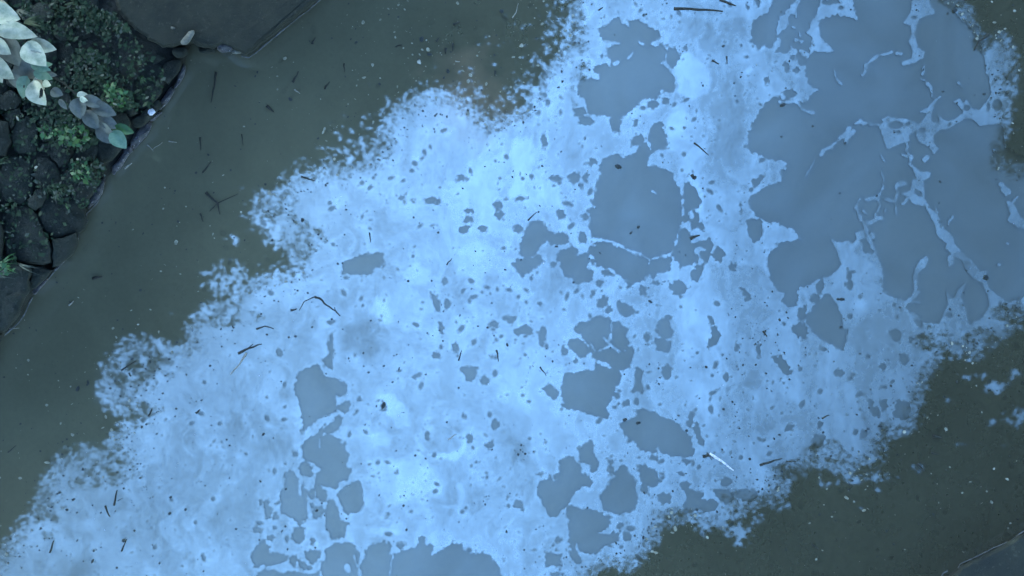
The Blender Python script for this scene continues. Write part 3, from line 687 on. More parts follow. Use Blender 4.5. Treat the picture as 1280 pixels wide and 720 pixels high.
embank = bpy.data.objects.new('rubble_wall', None); COL.objects.link(embank)
embank.location = (0, 0, 0)
embank['label'] = 'low wall of dark mossy rubble stones edging the water on the left'; embank['category'] = 'stone wall'
STONES = [
 [(52,255),(60,247),(72,241),(85,240),(95,250),(103,262),(108,275),(105,285),(98,290),(85,293),(70,296),(60,290),(52,278),(49,265)],
 [(75,226),(85,212),(100,205),(118,210),(125,225),(118,240),(108,252),(98,253),(88,245),(80,238)],
 [(65,300),(85,296),(95,291),(97,300),(92,315),(75,330),(67,332)],
 [(5,262),(20,257),(36,260),(47,270),(49,285),(56,297),(62,312),(62,325),(50,330),(30,325),(10,318),(5,300)],
 [(0,335),(20,332),(36,340),(34,365),(22,392),(8,408),(-12,420),(-30,380)],
 [(38,336),(52,334),(64,338),(58,348),(45,358),(38,362)],
 [(48,180),(65,177),(85,178),(92,190),(85,203),(75,208),(62,193),(50,190)],
 [(48,196),(58,196),(73,210),(76,225),(68,238),(52,238),(42,215)],
 [(3,200),(22,196),(38,203),(42,222),(40,242),(25,252),(8,250),(-4,230)],
 [(94,182),(108,170),(118,174),(124,186),(118,203),(100,203),(92,195)],
 [(122,166),(140,160),(156,170),(152,186),(140,198),(128,202),(120,190)],
 [(155,95),(165,80),(185,78),(200,85),(206,103),(196,122),(180,135),(165,130),(155,115)],
 [(98,52),(122,45),(146,58),(152,82),(140,98),(115,96),(98,76)],
 [(150,50),(170,48),(192,60),(205,72),(195,80),(168,78),(152,70)],
 [(205,80),(225,74),(224,88),(212,104),(204,98)],
 [(180,138),(196,126),(202,132),(188,150),(176,160),(164,152)],
 [(20,150),(42,146),(48,165),(44,190),(24,192),(14,172)],
 [(-25,150),(8,152),(14,178),(6,194),(-28,196)],
 [(-40,205),(-8,205),(-2,240),(-4,262),(-40,262)],
 [(-45,268),(-4,264),(2,290),(2,325),(-40,332)],
 [(66,150),(84,146),(96,156),(92,170),(72,172)]]
for i, p in enumerate(STONES):
    cx = sum(q[0] for q in p) / len(p); cy = sum(q[1] for q in p) / len(p)
    dd = max(0, ((cx - 0) * -0.84 + (cy - 428) * -0.54) ) * 0 + max(4, (245 - cx) * 0.0 + 10)
    z1 = 0.17 + 0.05 * random.random() + 0.0007 * max(0, 200 - cx)
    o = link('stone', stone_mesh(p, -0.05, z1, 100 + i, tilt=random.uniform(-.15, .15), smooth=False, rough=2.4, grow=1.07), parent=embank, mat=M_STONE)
fx = np.arange(-200, 300, 1.5); fy = np.arange(-110, 560, 1.5)
FX, FY = np.meshgrid(fx, fy)
DST = np.minimum.reduce([poly_sdf(FX, FY, q) for q in STONES])
DSL = poly_sdf(FX, FY, [(130,-90),(141,0),(165,35),(204,59),(300,70),(470,-80)])
def near_map(A, x, y):
    return A[min(len(fy) - 1, max(0, int((y + 110) / 1.5))), min(len(fx) - 1, max(0, int((x + 200) / 1.5)))]
seeds = []
rs_ = random.Random(5)
for _ in range(1500):
    x = rs_.uniform(-150, 235); y = rs_.uniform(-60, 520)
    ex = float(np.interp(y, [p[1] for p in LB[::-1]], [p[0] for p in LB[::-1]]))
    if x > ex - 12: continue
    if near_map(DST, x, y) < 5 or near_map(DSL, x, y) < 6: continue
    if all((x - a) ** 2 + (y - b) ** 2 > 19 ** 2 for a, b in seeds): seeds.append((x, y))
fill = 0
for si, (x, y) in enumerate(seeds):
    pts_ = []
    for k in range(11):
        th = 2 * math.pi * k / 11 + 0.2 * rs_.random()
        rr_ = 4.0
        while rr_ < 22:
            X_, Y_ = x + math.cos(th) * rr_, y + math.sin(th) * rr_
            if any((X_ - a) ** 2 + (Y_ - b) ** 2 < (X_ - x) ** 2 + (Y_ - y) ** 2 for a, b in seeds if (a, b) != (x, y)): break
            if X_ > float(np.interp(Y_, [p[1] for p in LB[::-1]], [p[0] for p in LB[::-1]])) - 5: break
            if near_map(DST, X_, Y_) < 1.5 or near_map(DSL, X_, Y_) < 1.5 or Y_ < -70: break
            rr_ += 1.5
        pts_.append((x + math.cos(th) * (rr_ - 1), y + math.sin(th) * (rr_ - 1)))
    xs_ = [p[0] for p in pts_]
    if max(xs_) - min(xs_) < 8: continue
    link('stone', stone_mesh(pts_, -0.05, 0.19 + 0.06 * rs_.random() + 0.0006 * max(0, 200 - x), 700 + si, tilt=rs_.uniform(-.2, .2), smooth=False, rough=1.8), parent=embank, mat=M_STONE)
EDGES = [
 [(222,95),(230,80),(233,84),(229,98),(222,108),(217,112)], [(203,124),(214,108),(219,112),(211,127),(200,139),(197,133)],
 [(168,168),(180,152),(191,151),(189,161),(179,176),(167,187),(161,182)], [(147,202),(155,187),(163,181),(167,187),(153,206),(143,219),(138,213)],
 [(108,250),(118,234),(131,220),(130,238),(121,251),(109,262)], [(96,288),(104,272),(110,266),(107,276),(99,290),(97,300)],
 [(186,150),(198,139),(203,140),(192,152)], [(66,338),(78,326),(84,318),(82,326),(70,340)], [(40,362),(50,353),(60,346),(57,353),(43,370)]]
for i, p in enumerate(EDGES):
    link('edge_stone', stone_mesh(p, -0.06, 0.09, 300 + i, rough=1.0, step=4, dome=0.1), parent=embank, mat=M_EDGE,
         label='paler wet stone at the waterline')

# broken concrete slab at the top
SLAB = [(138,-70),(141,0),(148,18),(165,35),(185,50),(204,59),(216,60),(232,56),(243,54),(254,61),(266,63),(279,58),(290,61),(300,67),(309,69),(322,60),(345,41),(372,20),(398,0),(425,-25),(470,-70)]
slab = bpy.data.objects.new('concrete_slab', None); COL.objects.link(slab)
slab['label'] = 'large dark concrete slab with a broken front edge over the water at the top'; slab['category'] = 'slab'
def slab_mesh(poly, z0, z1, seed, rough, name, bevel=(0.02, 0.05)):
    P = np.array(resample(poly, 4)); 
    P = P + rough * np.stack([fbm(P[:, 0] / 6, P[:, 1] / 6, seed, 3), fbm(P[:, 0] / 6, P[:, 1] / 6, seed + 5, 3)], 1)
    c = P.mean(0); n = len(P); V = []; F = []
    def ins(k):
        T_ = np.roll(P, -1, 0) - np.roll(P, 1, 0); T_ /= np.linalg.norm(T_, axis=1)[:, None]
        Nn = np.stack([T_[:, 1], -T_[:, 0]], 1)
        s = 1 if ((c - P) * Nn).sum(1).mean() > 0 else -1
        return P + Nn * s * k
    for k, z in ((-1.2, z0), (0, z0 * .4 + z1 * .6), (1.5, z1 - bevel[0]), (5, z1)):
        Q = ins(k)
        for q in Q: V.append(W(q[0], q[1], z + 0.004 * float(vnoise(np.array([q[0] / 4]), np.array([q[1] / 4]), seed)[0])))
    for r in range(3):
        for k in range(n):
            k2 = (k + 1) % n
            F.append((r * n + k2, r * n + k, (r + 1) * n + k, (r + 1) * n + k2))
    F.append(tuple(range(3 * n, 4 * n)))
    return mesh_np(name, [v[:] for v in V], F)
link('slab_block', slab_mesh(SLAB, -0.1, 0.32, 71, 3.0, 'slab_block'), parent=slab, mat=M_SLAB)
for i, (p, m, zt) in enumerate([
 ([(214,63),(225,57),(235,61),(233,70),(223,74),(216,69)], M_SLAB, 0.27), ([(225,53),(238,38),(243,38),(243,44),(235,55),(228,57)], M_CHIP, 0.42),
 ([(271,56),(280,50),(290,54),(291,64),(280,66),(272,63)], M_EDGE, 0.30), ([(288,62),(299,58),(307,62),(301,67),(292,68)], M_CHIP, 0.26),
 ([(250,58),(262,60),(270,58),(270,66),(258,68),(248,64)], M_SLAB, 0.20), ([(214,33),(219,34),(218,37),(214,37)], M_CHIP, 0.35)]):
    link('broken_chunk', stone_mesh(p, 0.0, zt, 400 + i, rough=0.8, step=4), parent=slab, mat=m)

# right-hand slab corner
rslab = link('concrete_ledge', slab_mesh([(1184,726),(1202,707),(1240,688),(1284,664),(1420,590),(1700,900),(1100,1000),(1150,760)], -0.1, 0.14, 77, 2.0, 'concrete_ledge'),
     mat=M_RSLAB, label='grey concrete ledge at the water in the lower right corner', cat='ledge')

def crust(pts, w, name, parent, label=None, z=0.012, cat=None):
    V, F = [], []
    P = resample(pts, 3)[:-1]
    P = [p for p in P]
    # keep only the open polyline
    out = []
    for (ax, ay), (bx, by) in zip(pts[:-1], pts[1:]):
        L = math.hypot(bx - ax, by - ay); k = max(1, int(L / 3))
        for j in range(k): out.append((ax + (bx - ax) * j / k, ay + (by - ay) * j / k))
    out.append(pts[-1])
    O = np.array(out); O = O + 0.9 * np.stack([fbm(O[:, 0] / 7, O[:, 1] / 7, 5, 3), fbm(O[:, 0] / 7, O[:, 1] / 7, 6, 3)], 1)
    vv = [W(a, b, z) for a, b in O]
    rr = [w / S * (0.35 + 0.65 * abs(float(vnoise(np.array([a / 6]), np.array([b / 6]), 12)[0]))) for a, b in O]
    V, F = tube(vv, rr, 5, flat=0.5)
    return link(name, mesh_np(name, [v[:] for v in V], F, smooth=True), parent=parent, mat=M_CRUST, label=label, cat=cat)
crust([(127,243),(121,254),(109,267),(99,283),(97,299),(92,312),(82,326)], 1.3, 'waterline_crust', embank)
crust([(84,318),(76,331),(67,341),(56,354),(44,366)], 1.2, 'waterline_crust', embank)
crust([(40,372),(31,392),(22,405),(10,415),(-4,428)], 1.6, 'waterline_crust', embank)
crust([(302,70),(311,72),(322,64),(335,53),(352,39),(372,23),(398,2),(415,-14)], 1.3, 'waterline_crust', slab)
crust([(1197,710),(1200,705),(1216,698),(1240,686),(1262,676),(1274,668),(1284,662)], 1.1, 'waterline_crust', rslab)
crust([(1176,722),(1179,717),(1185,714)], 1.1, 'waterline_crust', rslab)

# ------------------------------------------------------------------ trees (their crowns overhang the river and are mirrored in it)
DL = [(735,-40),(733,0),(722,35),(705,80),(690,105),(665,140),(640,158),(612,165),(590,150),(565,135),(540,125),(515,140),(492,155),(488,180),(470,205),(440,218),(410,222),(380,230),(350,250),(328,262),(345,280),(365,300),(385,320),(390,345),(370,352),(340,355),(310,370),(290,385),(265,398),(250,415),(250,440),(222,450),(196,446),(172,438),(156,448),(146,468),(138,490),(150,500),(184,506),(188,530),(162,544),(150,556),(166,566),(172,594),(142,604),(112,574),(85,582),(68,612),(50,650),(20,690),(-10,725),(-120,860),(-750,1500),(-1000,-100),(-500,-800),(500,-900),(700,-500)]
DR = [(700,740),(730,712),(760,690),(785,697),(800,680),(815,655),(830,640),(860,637),(890,642),(925,625),(960,612),(985,590),(1005,572),(1030,570),(1060,575),(1090,565),(1100,540),(1130,525),(1140,490),(1150,460),(1175,430),(1200,427),(1225,432),(1245,412),(1282,385),(1400,350),(1900,200),(2100,900),(1500,1500),(300,1500),(560,900)]
DT = [(1164,-40),(1174,0),(1200,18),(1212,40),(1222,62),(1248,56),(1258,66),(1257,110),(1250,150),(1241,182),(1238,203),(1262,218),(1285,222),(1300,230),(1420,300),(1700,100),(2100,-300),(1500,-800),(1200,-500)]
THIN = [(188,432,48,24,.24),(345,275,26,30,.24),(290,295,30,16,.24),(1240,500,44,46,.24),(1190,440,40,18,.24),(920,660,34,30,.24),(1150,590,22,14,.24)]
GAPS = [(281,345,26,20),(1269,520,18,14),(1239,529,9,6),(1246,486,16,11),(1209,473,10,6),(1269,469,12,8),(1150,584,12,9),(925,672,18,15),(1080,596,16,5),(290,300,10,6),(1095,612,8,5),(905,655,8,10)]
FGAPS = [(1110,598,16,8),(1098,622,8,14),(1080,632,8,10),(1060,602,14,7),(975,630,14,9),(948,650,10,12),(882,662,9,10),(1206,555,10,6),(1188,500,10,6),(1130,590,8,5),(1030,605,12,6),(1262,560,12,8),(1225,470,8,6),(1205,30,10,5),(1170,560,8,5)]
VEILS = [(176,446,36,18,.8),(160,470,26,24,.5),(190,470,22,22,.35),(178,512,22,14,.6),(120,595,34,18,.4),(60,640,20,30,.3),(350,262,26,20,.35),(385,300,20,24,.4),(290,395,34,14,.4),(1168,424,24,20,.55),(1225,428,34,16,.5),(1030,566,34,14,.5),(985,590,30,14,.5),(1262,390,20,16,.5),(925,625,30,12,.35),(1105,545,14,22,.4),(840,642,24,9,.35),(724,60,12,66,.3),(1250,100,10,50,.2),(1228,44,20,18,.35),(480,185,14,22,.2)]

def in_poly(X, Y, poly):
    ins = np.zeros(X.shape, bool)
    P = np.array(poly); Q = np.roll(P, -1, 0)
    for (ax, ay), (bx, by) in zip(P, Q):
        if ay == by: continue
        ins ^= ((ay > Y) != (by > Y)) & (X < (bx - ax) * (Y - ay) / (by - ay) + ax)
    return ins

def canopy_points(poly, count, margin, seed, hlo, hhi):
    r = np.random.default_rng(seed)
    P = np.array(poly)
    x = r.uniform(P[:, 0].min(), P[:, 0].max(), count); y = r.uniform(P[:, 1].min(), P[:, 1].max(), count)
    infr = (x > -60) & (x < 1340) & (y > -60) & (y < 780)
    keep = infr | (r.random(count) < 0.33)
    x, y = x[keep], y[keep]
    jx = x + 9 * fbm(x / 26, y / 26, seed, 5, 0.7); jy = y + 9 * fbm(x / 26, y / 26, seed + 9, 5, 0.7)
    sd = poly_sdf(jx, jy, poly)
    # thin, ragged fringe
    dn = np.clip((-sd - margin + 6.5) / 8.0, 0, 1) ** 0.8
    clump = fbm(x / 10, y / 10, seed + 3, 3, .7) * 0.75 + 0.5
    ok = r.random(len(x)) < dn * np.clip((clump + 1.3 * dn - 0.55) * 2.2, 0.04, 1)
    for gx_, gy_, a, b in GAPS:
        q = ((jx - gx_) / a) ** 2 + ((jy - gy_) / b) ** 2
        ok &= (q > 1) | (r.random(len(x)) < 0.20 + 0.6 * np.clip(q - 0.6, 0, 1))
    for gx_, gy_, a, b, dn_ in THIN:
        q = ((x - gx_) / a) ** 2 + ((y - gy_) / b) ** 2
        lace_ = fbm(x / 8, y / 8, 301, 4, .7) > 0.0
        ok &= (q > 1) | (r.random(len(x)) < np.where(lace_, dn_, 1.0) + np.clip(q * 1.2 - 0.6, 0, 1))
    x, y, sd = x[ok], y[ok], sd[ok]
    # (a few thin places deeper in the crown)
    if len(x):
        lace2 = fbm(x / 5, y / 5, 401, 4, .75)
        okf = np.ones(len(x), bool)
        for gx_, gy_, a, b in FGAPS:
            q = ((x - gx_) / a) ** 2 + ((y - gy_) / b) ** 2
            okf &= (q > 1.3) | (lace2 < -0.12) | (r.random(len(x)) < 0.22 + np.clip(q - .5, 0, 1))
        x, y, sd = x[okf], y[okf], sd[okf]
    # light sprays of small leaves that the sky shows through
    for vx, vy, a, b, dn_ in VEILS:
        if float(poly_sdf(np.array([float(vx)]), np.array([float(vy)]), poly)[0]) > max(a, b) + 8: continue
        m = int(a * b * 3.14 * 1.5)
        th = r.uniform(0, 6.283, m); rd = np.sqrt(r.random(m)) * (1 + 0.25 * np.sin(3 * th + vx))
        vx_ = vx + a * rd * np.cos(th); vy_ = vy + b * rd * np.sin(th)
        o = fbm(vx_ / 9, vy_ / 9, seed + 31, 5, .75) * 2.0 + 0.45 > r.random(m) / max(dn_, .01) * 0.8 + 0.1 * rd
        x = np.concatenate([x, vx_[o]]); y = np.concatenate([y, vy_[o]]); sd = np.concatenate([sd, np.full(o.sum(), -1.0)])
    h = r.uniform(hlo, hhi, len(x))
    k = (1 + h / H) / S
    return np.stack([(x - 640) * k, (360 - y) * k, h], 1), sd, x, y

def leaves_mesh(name, pos, size, r):
    n = len(pos)
    a = r.uniform(0, 2 * math.pi, n)
    u = np.stack([np.cos(a), np.sin(a), r.uniform(-.5, .5, n)], 1); u /= np.linalg.norm(u, axis=1)[:, None]
    w = np.stack([-np.sin(a), np.cos(a), r.uniform(-.6, .6, n)], 1); w /= np.linalg.norm(w, axis=1)[:, None]
    L = size[:, None] * r.uniform(0.7, 1.3, (n, 1)); B = L * 0.30
    V = np.empty((n, 4, 3)); V[:, 0] = pos - u * L * .5; V[:, 1] = pos + w * B; V[:, 2] = pos + u * L * .5; V[:, 3] = pos - w * B
    return mesh_np(name, V.reshape(-1, 3), quads=np.arange(n * 4).reshape(n, 4))

def in_shade(p, polys):
    k = S / (1 + p[:, 2] / H)
    x = 640 + p[:, 0] * k; y = 360 - p[:, 1] * k
    ok = np.zeros(len(p), bool)
    for q in polys: ok |= poly_sdf(x, y, q) < -26
    for gx_, gy_, a, b in GAPS + FGAPS: ok &= ((x - gx_) / a) ** 2 + ((y - gy_) / b) ** 2 > 1.8
    kd = S * H / np.maximum(H - p[:, 2], 0.02)      # and clear of the view straight down
    far_ = (np.abs(p[:, 0] * kd) > 700) | (np.abs(p[:, 1] * kd) > 420) | (p[:, 2] > H - 0.3)
    return (ok | (np.abs(x - 640) > 760) | (np.abs(y - 360) > 460)) & far_
def make_trees(prefix, specs, pts, sd, group):
    T2 = np.array([s[0] for s in specs])
    who = np.argmin((((pts[:, None, :2] - T2[None]) ** 2).sum(2)) ** 0.5 * np.array([s[3] for s in specs])[None], axis=1)
    for i, (xy, lean, label, wt) in enumerate(specs):
        sel = who == i
        if not sel.any(): continue
        base = Vector((xy[0], xy[1], 0.1))
        t = link(prefix, None, label=label, cat='tree', group=group)
        t.location = base
        r = np.random.default_rng(500 + i)
        p = pts[sel]; s = sd[sel]
        nb = 46000  # extra unseen foliage added to each crown to block sun and sky light
        d3 = r.normal(size=(nb, 3)); d3 /= np.linalg.norm(d3, axis=1)[:, None]
        tall = True
        blocker_leaves = np.array([xy[0] - 0.8 * tall, xy[1], 9.4 if tall else 6.6]) + d3 * (r.random((nb, 1)) ** 0.4) * (np.array([4.4, 4.4, 7.6]) if tall else np.array([3.6, 3.6, 5.0]))
        cl3 = vnoise(blocker_leaves[:, 0] * 1.3 + blocker_leaves[:, 2], blocker_leaves[:, 1] * 1.3 - blocker_leaves[:, 2] * .5, 66 + i) > -0.35
        blocker_leaves = blocker_leaves[cl3 & in_shade(blocker_leaves, (DL, DR, DT))]
        p = np.concatenate([p, blocker_leaves]); s = np.concatenate([s, np.full(len(blocker_leaves), -500.0)])
        size = np.where(s > -2, 0.030, np.where(s > -16, 0.042, np.where(s > -40, 0.085, np.where(s > -400, 0.14, 0.20))))
        link('crown', leaves_mesh('crown', p - np.array(base), size, r), parent=t, mat=M_CANOPY)
        top = Vector((lean[0] * 0.45, lean[1] * 0.45, 7.5))
        spine = [Vector((0, 0, -0.3)), Vector((lean[0] * .08, lean[1] * .08, 1.6)), Vector((lean[0] * .2, lean[1] * .2, 3.8)), top, top + Vector((0.2, 0.1, 3.0 if xy[0] > 0 or xy[1] < -4 else 6.0))]
        V, F = tube(spine, [0.24, 0.19, 0.16, 0.10, 0.04], 10)
        link('trunk', mesh_np('trunk', [v[:] for v in V], F, smooth=True), parent=t, mat=M_BARK)
        idx = r.choice(len(p), min(9, len(p)), replace=False)
        for k in idx:
            tgt = Vector(p[k]) - base
            st_ = spine[2].lerp(spine[3], r.random())
            mid = st_.lerp(tgt, 0.5) + Vector((0, 0, 0.35))
            V, F = tube([st_, mid, tgt], [0.07, 0.045, 0.012], 6)
            link('limb', mesh_np('limb', [v[:] for v in V], F, smooth=True), parent=t, mat=M_BARK)

pl, sdl, _, _ = canopy_points(DL, 480000, 1.0, 11, 5.5, 11.5)
make_trees('overhanging_tree', [((-8.6, -6.2), (0.8, 0.5), 'tree on the left bank mirrored as the dark lower left water', 1.0),
    ((-7.4, 0.6), (3, 0.3), 'tree behind the rubble wall mirrored along the left of the scum', 1.0),
    ((-6.2, 4.6), (3, -1.5), 'tree by the pale leafy branch mirrored over the upper left water', 1.0),
    ((-2.6, 7.2), (1.5, -2.5), 'tree beside the concrete slab mirrored as the dark top of the water', 1.0)], pl, sdl, 'trees overhanging the left bank')
pr, sdr, _, _ = canopy_points(DR, 420000, 1.0, 12, 5.5, 11.0)
make_trees('overhanging_tree', [((3.2, -6.8), (-0.8, 2.0), 'tree mirrored as the dark scalloped edge along the bottom of the scum', 1.0),
    ((7.0, -5.4), (-1.5, 2.0), 'tree by the concrete ledge mirrored over the lower right water', 1.0),
    ((9.5, -1.8), (-2.5, 0), 'tree mirrored as the ragged dark patch at the right edge below the scum', 1.0)], pr, sdr, 'trees overhanging the right bank')
pt, sdt, _, _ = canopy_points(DT, 220000, 0.5, 13, 5.5, 11.0)
make_trees('overhanging_tree', [((9.5, 5.2), (-2.5, -1), 'tree mirrored as the dark spray in the upper right corner', 1.0)], pt, sdt, 'trees overhanging the right bank')

# ------------------------------------------------------------------ leafy branches on the left bank
def leaf_mesh(base, tip, w, z, droop, name='leaf', seed=0, spot=None):
    """a leaf blade with a folded midrib, from base to tip (photo px), w px wide"""
    b = W(base[0], base[1], z); t = W(tip[0], tip[1], z - droop)
    d_ = t - b; L = d_.length; u = d_.normalized()
    s = Vector((-u.y, u.x, 0)).normalized()
    rr = random.Random(seed)
    roll = rr.uniform(-.25, .25)
    ww = 1.22 * w / S / 2 * (H - z) / H
    prof = [(0.0, 0.05), (0.10, 0.55), (0.25, 0.88), (0.42, 1.0), (0.60, 0.93), (0.76, 0.70), (0.90, 0.36), (1.0, 0.0)]
    V, F = [], []
    bend = rr.uniform(-.08, .08)
    for f, k in prof:
        c = b + u * L * f + s * (bend * L * math.sin(f * math.pi)) + Vector((0, 0, 0.10 * L * math.sin(f * math.pi)))
        for q in (-1, -.5, 0, .5, 1):
            V.append(c + s * (ww * k * q) + Vector((0, 0, abs(q) * 0.42 * ww * k + roll * q * ww * k + (0.03 * ww * rr.uniform(-1, 1)))))
    for i in range(len(prof) - 1):
        for q in range(4):
            a = i * 5 + q
            F.append((a, a + 1, a + 6, a + 5))
    return mesh_np(name, [v[:] for v in V], F, smooth=True)

def stem(pts, zs, r0, r1, parent, name='stem'):
    P = [W(x, y, z) for (x, y), z in zip(pts, zs)]
    n = len(P)
    V, F = tube(P, [r0 + (r1 - r0) * i / (n - 1) for i in range(n)], 6)
    return link(name, mesh_np(name, [v[:] for v in V], F, smooth=True), parent=parent, mat=M_ROOT)

br = bpy.data.objects.new('leafy_branch', None); COL.objects.link(br)
br['label'] = 'branch of large pale silvery leaves reaching in at the top left corner'; br['category'] = 'branch'
LEAVES = [
 ((-14,6),(13,9),13,1.25,M_LEAFP),((-18,18),(26,24),24,1.30,M_LEAFP),((-4,40),(47,46),18,1.28,M_LEAFP),((34,56),(71,62),16,1.22,M_LEAFP),
 ((34,52),(58,83),23,1.25,M_LEAFP),((4,46),(24,83),25,1.12,M_LEAFG),((-12,52),(14,68),16,1.22,M_LEAFP),((-14,70),(18,99),20,1.2,M_LEAFP),
 ((20,78),(44,99),19,1.02,M_LEAFG),((38,80),(64,88),10,1.05,M_LEAFT),((48,92),(72,94),8,1.0,M_LEAFG),((42,90),(66,99),11,1.06,M_LEAFT),
 ((43,97),(56,112),9,1.0,M_LEAFP),((53,104),(64,107),8,1.03,M_LEAFP),((34,95),(28,123),15,1.0,M_LEAFT),((41,101),(58,132),21,1.02,M_LEAFP),
 ((17,86),(26,105),9,0.9,M_LEAFG),((10,92),(24,112),8,0.86,M_LEAFG),((-4,90),(3,104),8,1.0,M_LEAFP),((-8,36),(20,36),14,1.2,M_LEAFT),((36,118),(48,130),8,0.8,M_LEAFT),
 ((22,60),(40,92),15,0.98,M_LEAFT),((2,62),(30,72),16,1.05,M_LEAFG),((50,84),(66,80),8,1.0,M_LEAFT),((28,44),(50,48),7,1.1,M_LEAFG),((-16,84),(8,90),14,0.95,M_LEAFG)]
for i, (b, t, w, z, m) in enumerate(LEAVES):
    link('leaf', leaf_mesh(b, t, w, z, 0.03 + 0.03 * (i % 3), seed=i), parent=br, mat=m)
stem([(-60,30),(-10,44),(20,62),(36,88),(44,104)], [1.1, 1.1, 1.0, 0.9, 0.85], 0.012, 0.004, br)
stem([(-10,44),(12,38),(34,54)], [1.1, 1.1, 1.1], 0.007, 0.003, br)
stem([(-40,34),(-14,20),(-8,8)], [1.1, 1.12, 1.15], 0.007, 0.003, br)

for (bx_, by_, br_, as_, bz_) in ((52,116,3.6,1.6,1.075),(30,108,1.8,1.0,1.06),(50,121,2.0,1.3,1.07)):
    pm = []
    for k in range(9):
        th = 2 * math.pi * k / 9; q = br_ * random.uniform(.75, 1.15)
        pm.append(W(bx_ + q * .7 * math.cos(th), by_ + q * as_ * math.sin(th), bz_)[:])
    link('blemish', mesh_np('blemish', pm, [tuple(range(9))[::-1]]), parent=br, mat=M_ROOT)
br2 = bpy.data.objects.new('leafy_branch', None); COL.objects.link(br2)
br2['label'] = 'low branch of dull grey leaves with a sea green tip above the mossy stones'; br2['category'] = 'branch'
for i, (b, t, w, z, m) in enumerate([
 ((98,122),(101,149),17,0.5,M_LEAFG),((107,138),(124,162),16,0.47,M_LEAFG),((122,154),(147,180),17,0.44,M_LEAFG),((104,122),(132,132),13,0.5,M_LEAFG),
 ((114,132),(146,144),15,0.48,M_LEAFG),((123,145),(149,160),14,0.45,M_LEAFG),((141,163),(158,186),16,0.46,M_LEAFT),((140,161),(168,166),12,0.43,M_LEAFD),
 ((96,120),(110,118),6,0.52,M_LEAFP),((100,121),(111,128),6,0.53,M_LEAFP)]):
    link('leaf', leaf_mesh(b, t, w, z, 0.03, seed=60 + i), parent=br2, mat=m)
stem([(60,92),(80,104),(95,118),(112,134),(128,154),(146,168)], [0.75, 0.65, 0.5, 0.47, 0.44, 0.42], 0.008, 0.004, br2)
tw = link('twig_leaf', leaf_mesh((64,112),(79,119),11,0.6,0.02, name='twig_leaf', seed=91), mat=M_LEAFG, label='single curled grey leaf between the pale branch and the grey branch', cat='leaf')
tw = link('twig_leaf', leaf_mesh((74,124),(84,137),6,0.55,0.02, name='twig_leaf', seed=92), mat=M_LEAFG, label='small narrow grey leaf just left of the low grey branch', cat='leaf')

# ground cover on the bank: tiny leaves nobody could count
def bank_z(px, py):
    return 0.27
def cover(name, n, areas, mat, size, seed, label, zr=(0.2, 0.36)):
    r = np.random.default_rng(seed)
    pos = []
    tot = sum(a[4] for a in areas)
    for cx, cy, a, b, wgt in areas:
        k = int(n * wgt / tot)
        th = r.uniform(0, 2 * math.pi, k); rad = np.sqrt(r.random(k)) 
        x = cx + a * rad * np.cos(th); y = cy + b * rad * np.sin(th)
        cl = vnoise(x / 7, y / 7, seed) > r.uniform(-1.0, 0.5, k)
        x, y = x[cl], y[cl]
        # stay off the water
        edge = np.interp(y, [p[1] for p in LB[::-1]], [p[0] for p in LB[::-1]])
        ok = (x < edge - 7) & ~in_poly(x, y, [(p[0], p[1] + 4) for p in SLAB])
        x, y = x[ok], y[ok]
        z = r.uniform(zr[0], zr[1], len(x))
        kk = (H - z) / H / S
        pos.append(np.stack([(x - 640) * kk, (360 - y) * kk, z], 1))
    pos = np.concatenate(pos)
    me = leaves_mesh(name, pos, np.full(len(pos), size) * r.uniform(.5, 1.5, len(pos)), r)
    link(name, me, mat=mat, kind='stuff', label=label, cat='ground cover')
AR = [(30,250,60,60,2),(100,232,36,36,1),(175,100,30,40,.7),(90,165,40,22,4),(50,140,60,18,3),(85,20,40,25,3),(135,30,30,16,2),(145,125,22,16,2),(108,85,30,25,3),(60,175,60,20,2),(5,335,18,12,1.5),(110,215,22,18,1.5),(75,240,20,10,1),(20,230,30,40,1),(40,110,50,20,2),(60,10,60,12,2),(100,100,40,30,2),(-60,150,60,250,5),(20,60,50,60,2),(30,300,30,30,.6),(130,60,50,50,1.5)]
cover('moss_and_weeds', 12000, AR, M_COVER, 0.034, 31, 'low dark green weeds and moss over the mud and stones of the left bank')
cover('leaf_litter', 1300, AR, M_COVERP, 0.026, 32, 'scattered pale fallen leaf scraps among the weeds of the left bank', (0.28, 0.38))
cover('bright_weeds', 420, [(92,170,20,14,3),(146,122,14,12,3),(4,335,16,8,2),(100,215,14,14,1),(60,165,12,8,1),(138,110,8,8,1)], M_LEAFD, 0.04, 33, 'brighter green weed leaves in small bunches on the left bank', (0.3, 0.4))

def tuft(cx, cy, n, L, z, ang, spread, mat, label, wid=0.8):
    root = link('grass_tuft', None, label=label, cat='grass tuft', group='grass tufts on the left bank')
    root.location = W(cx, cy, z)
    rr = random.Random(int(cx * 7 + cy))
    for i in range(n):
        a = R(ang + rr.uniform(-spread, spread)); l = L * rr.uniform(.6, 1.1) / S
        u = Vector((math.cos(a), math.sin(a), 0)); s = Vector((-u.y, u.x, 0)) * wid / S
        V = []
        for f, k in ((0, 1), (.35, 1.0), (.7, .7), (1, .05)):
            c = u * l * f + Vector((0, 0, 0.6 * l * math.sin(f * 2.2)))
            V += [c - s * k, c + s * k]
        F = [(2 * j, 2 * j + 1, 2 * j + 3, 2 * j + 2) for j in range(3)]
        link('blade', mesh_np('blade', [v[:] for v in V], F, smooth=True), parent=root, mat=mat)
tuft(2, 330, 12, 26, 0.3, -10, 50, M_LEAFD, 'bright green grass tuft at the left edge above the lowest big stone')
tuft(-2, 345, 6, 24, 0.3, 10, 25, M_COVERP, 'pale dry grass blades at the left edge just above the lowest big stone')
tuft(72, 239, 7, 16, 0.3, -75, 45, M_COVERP, 'short pale grass tuft hanging onto the big round mossy stone')
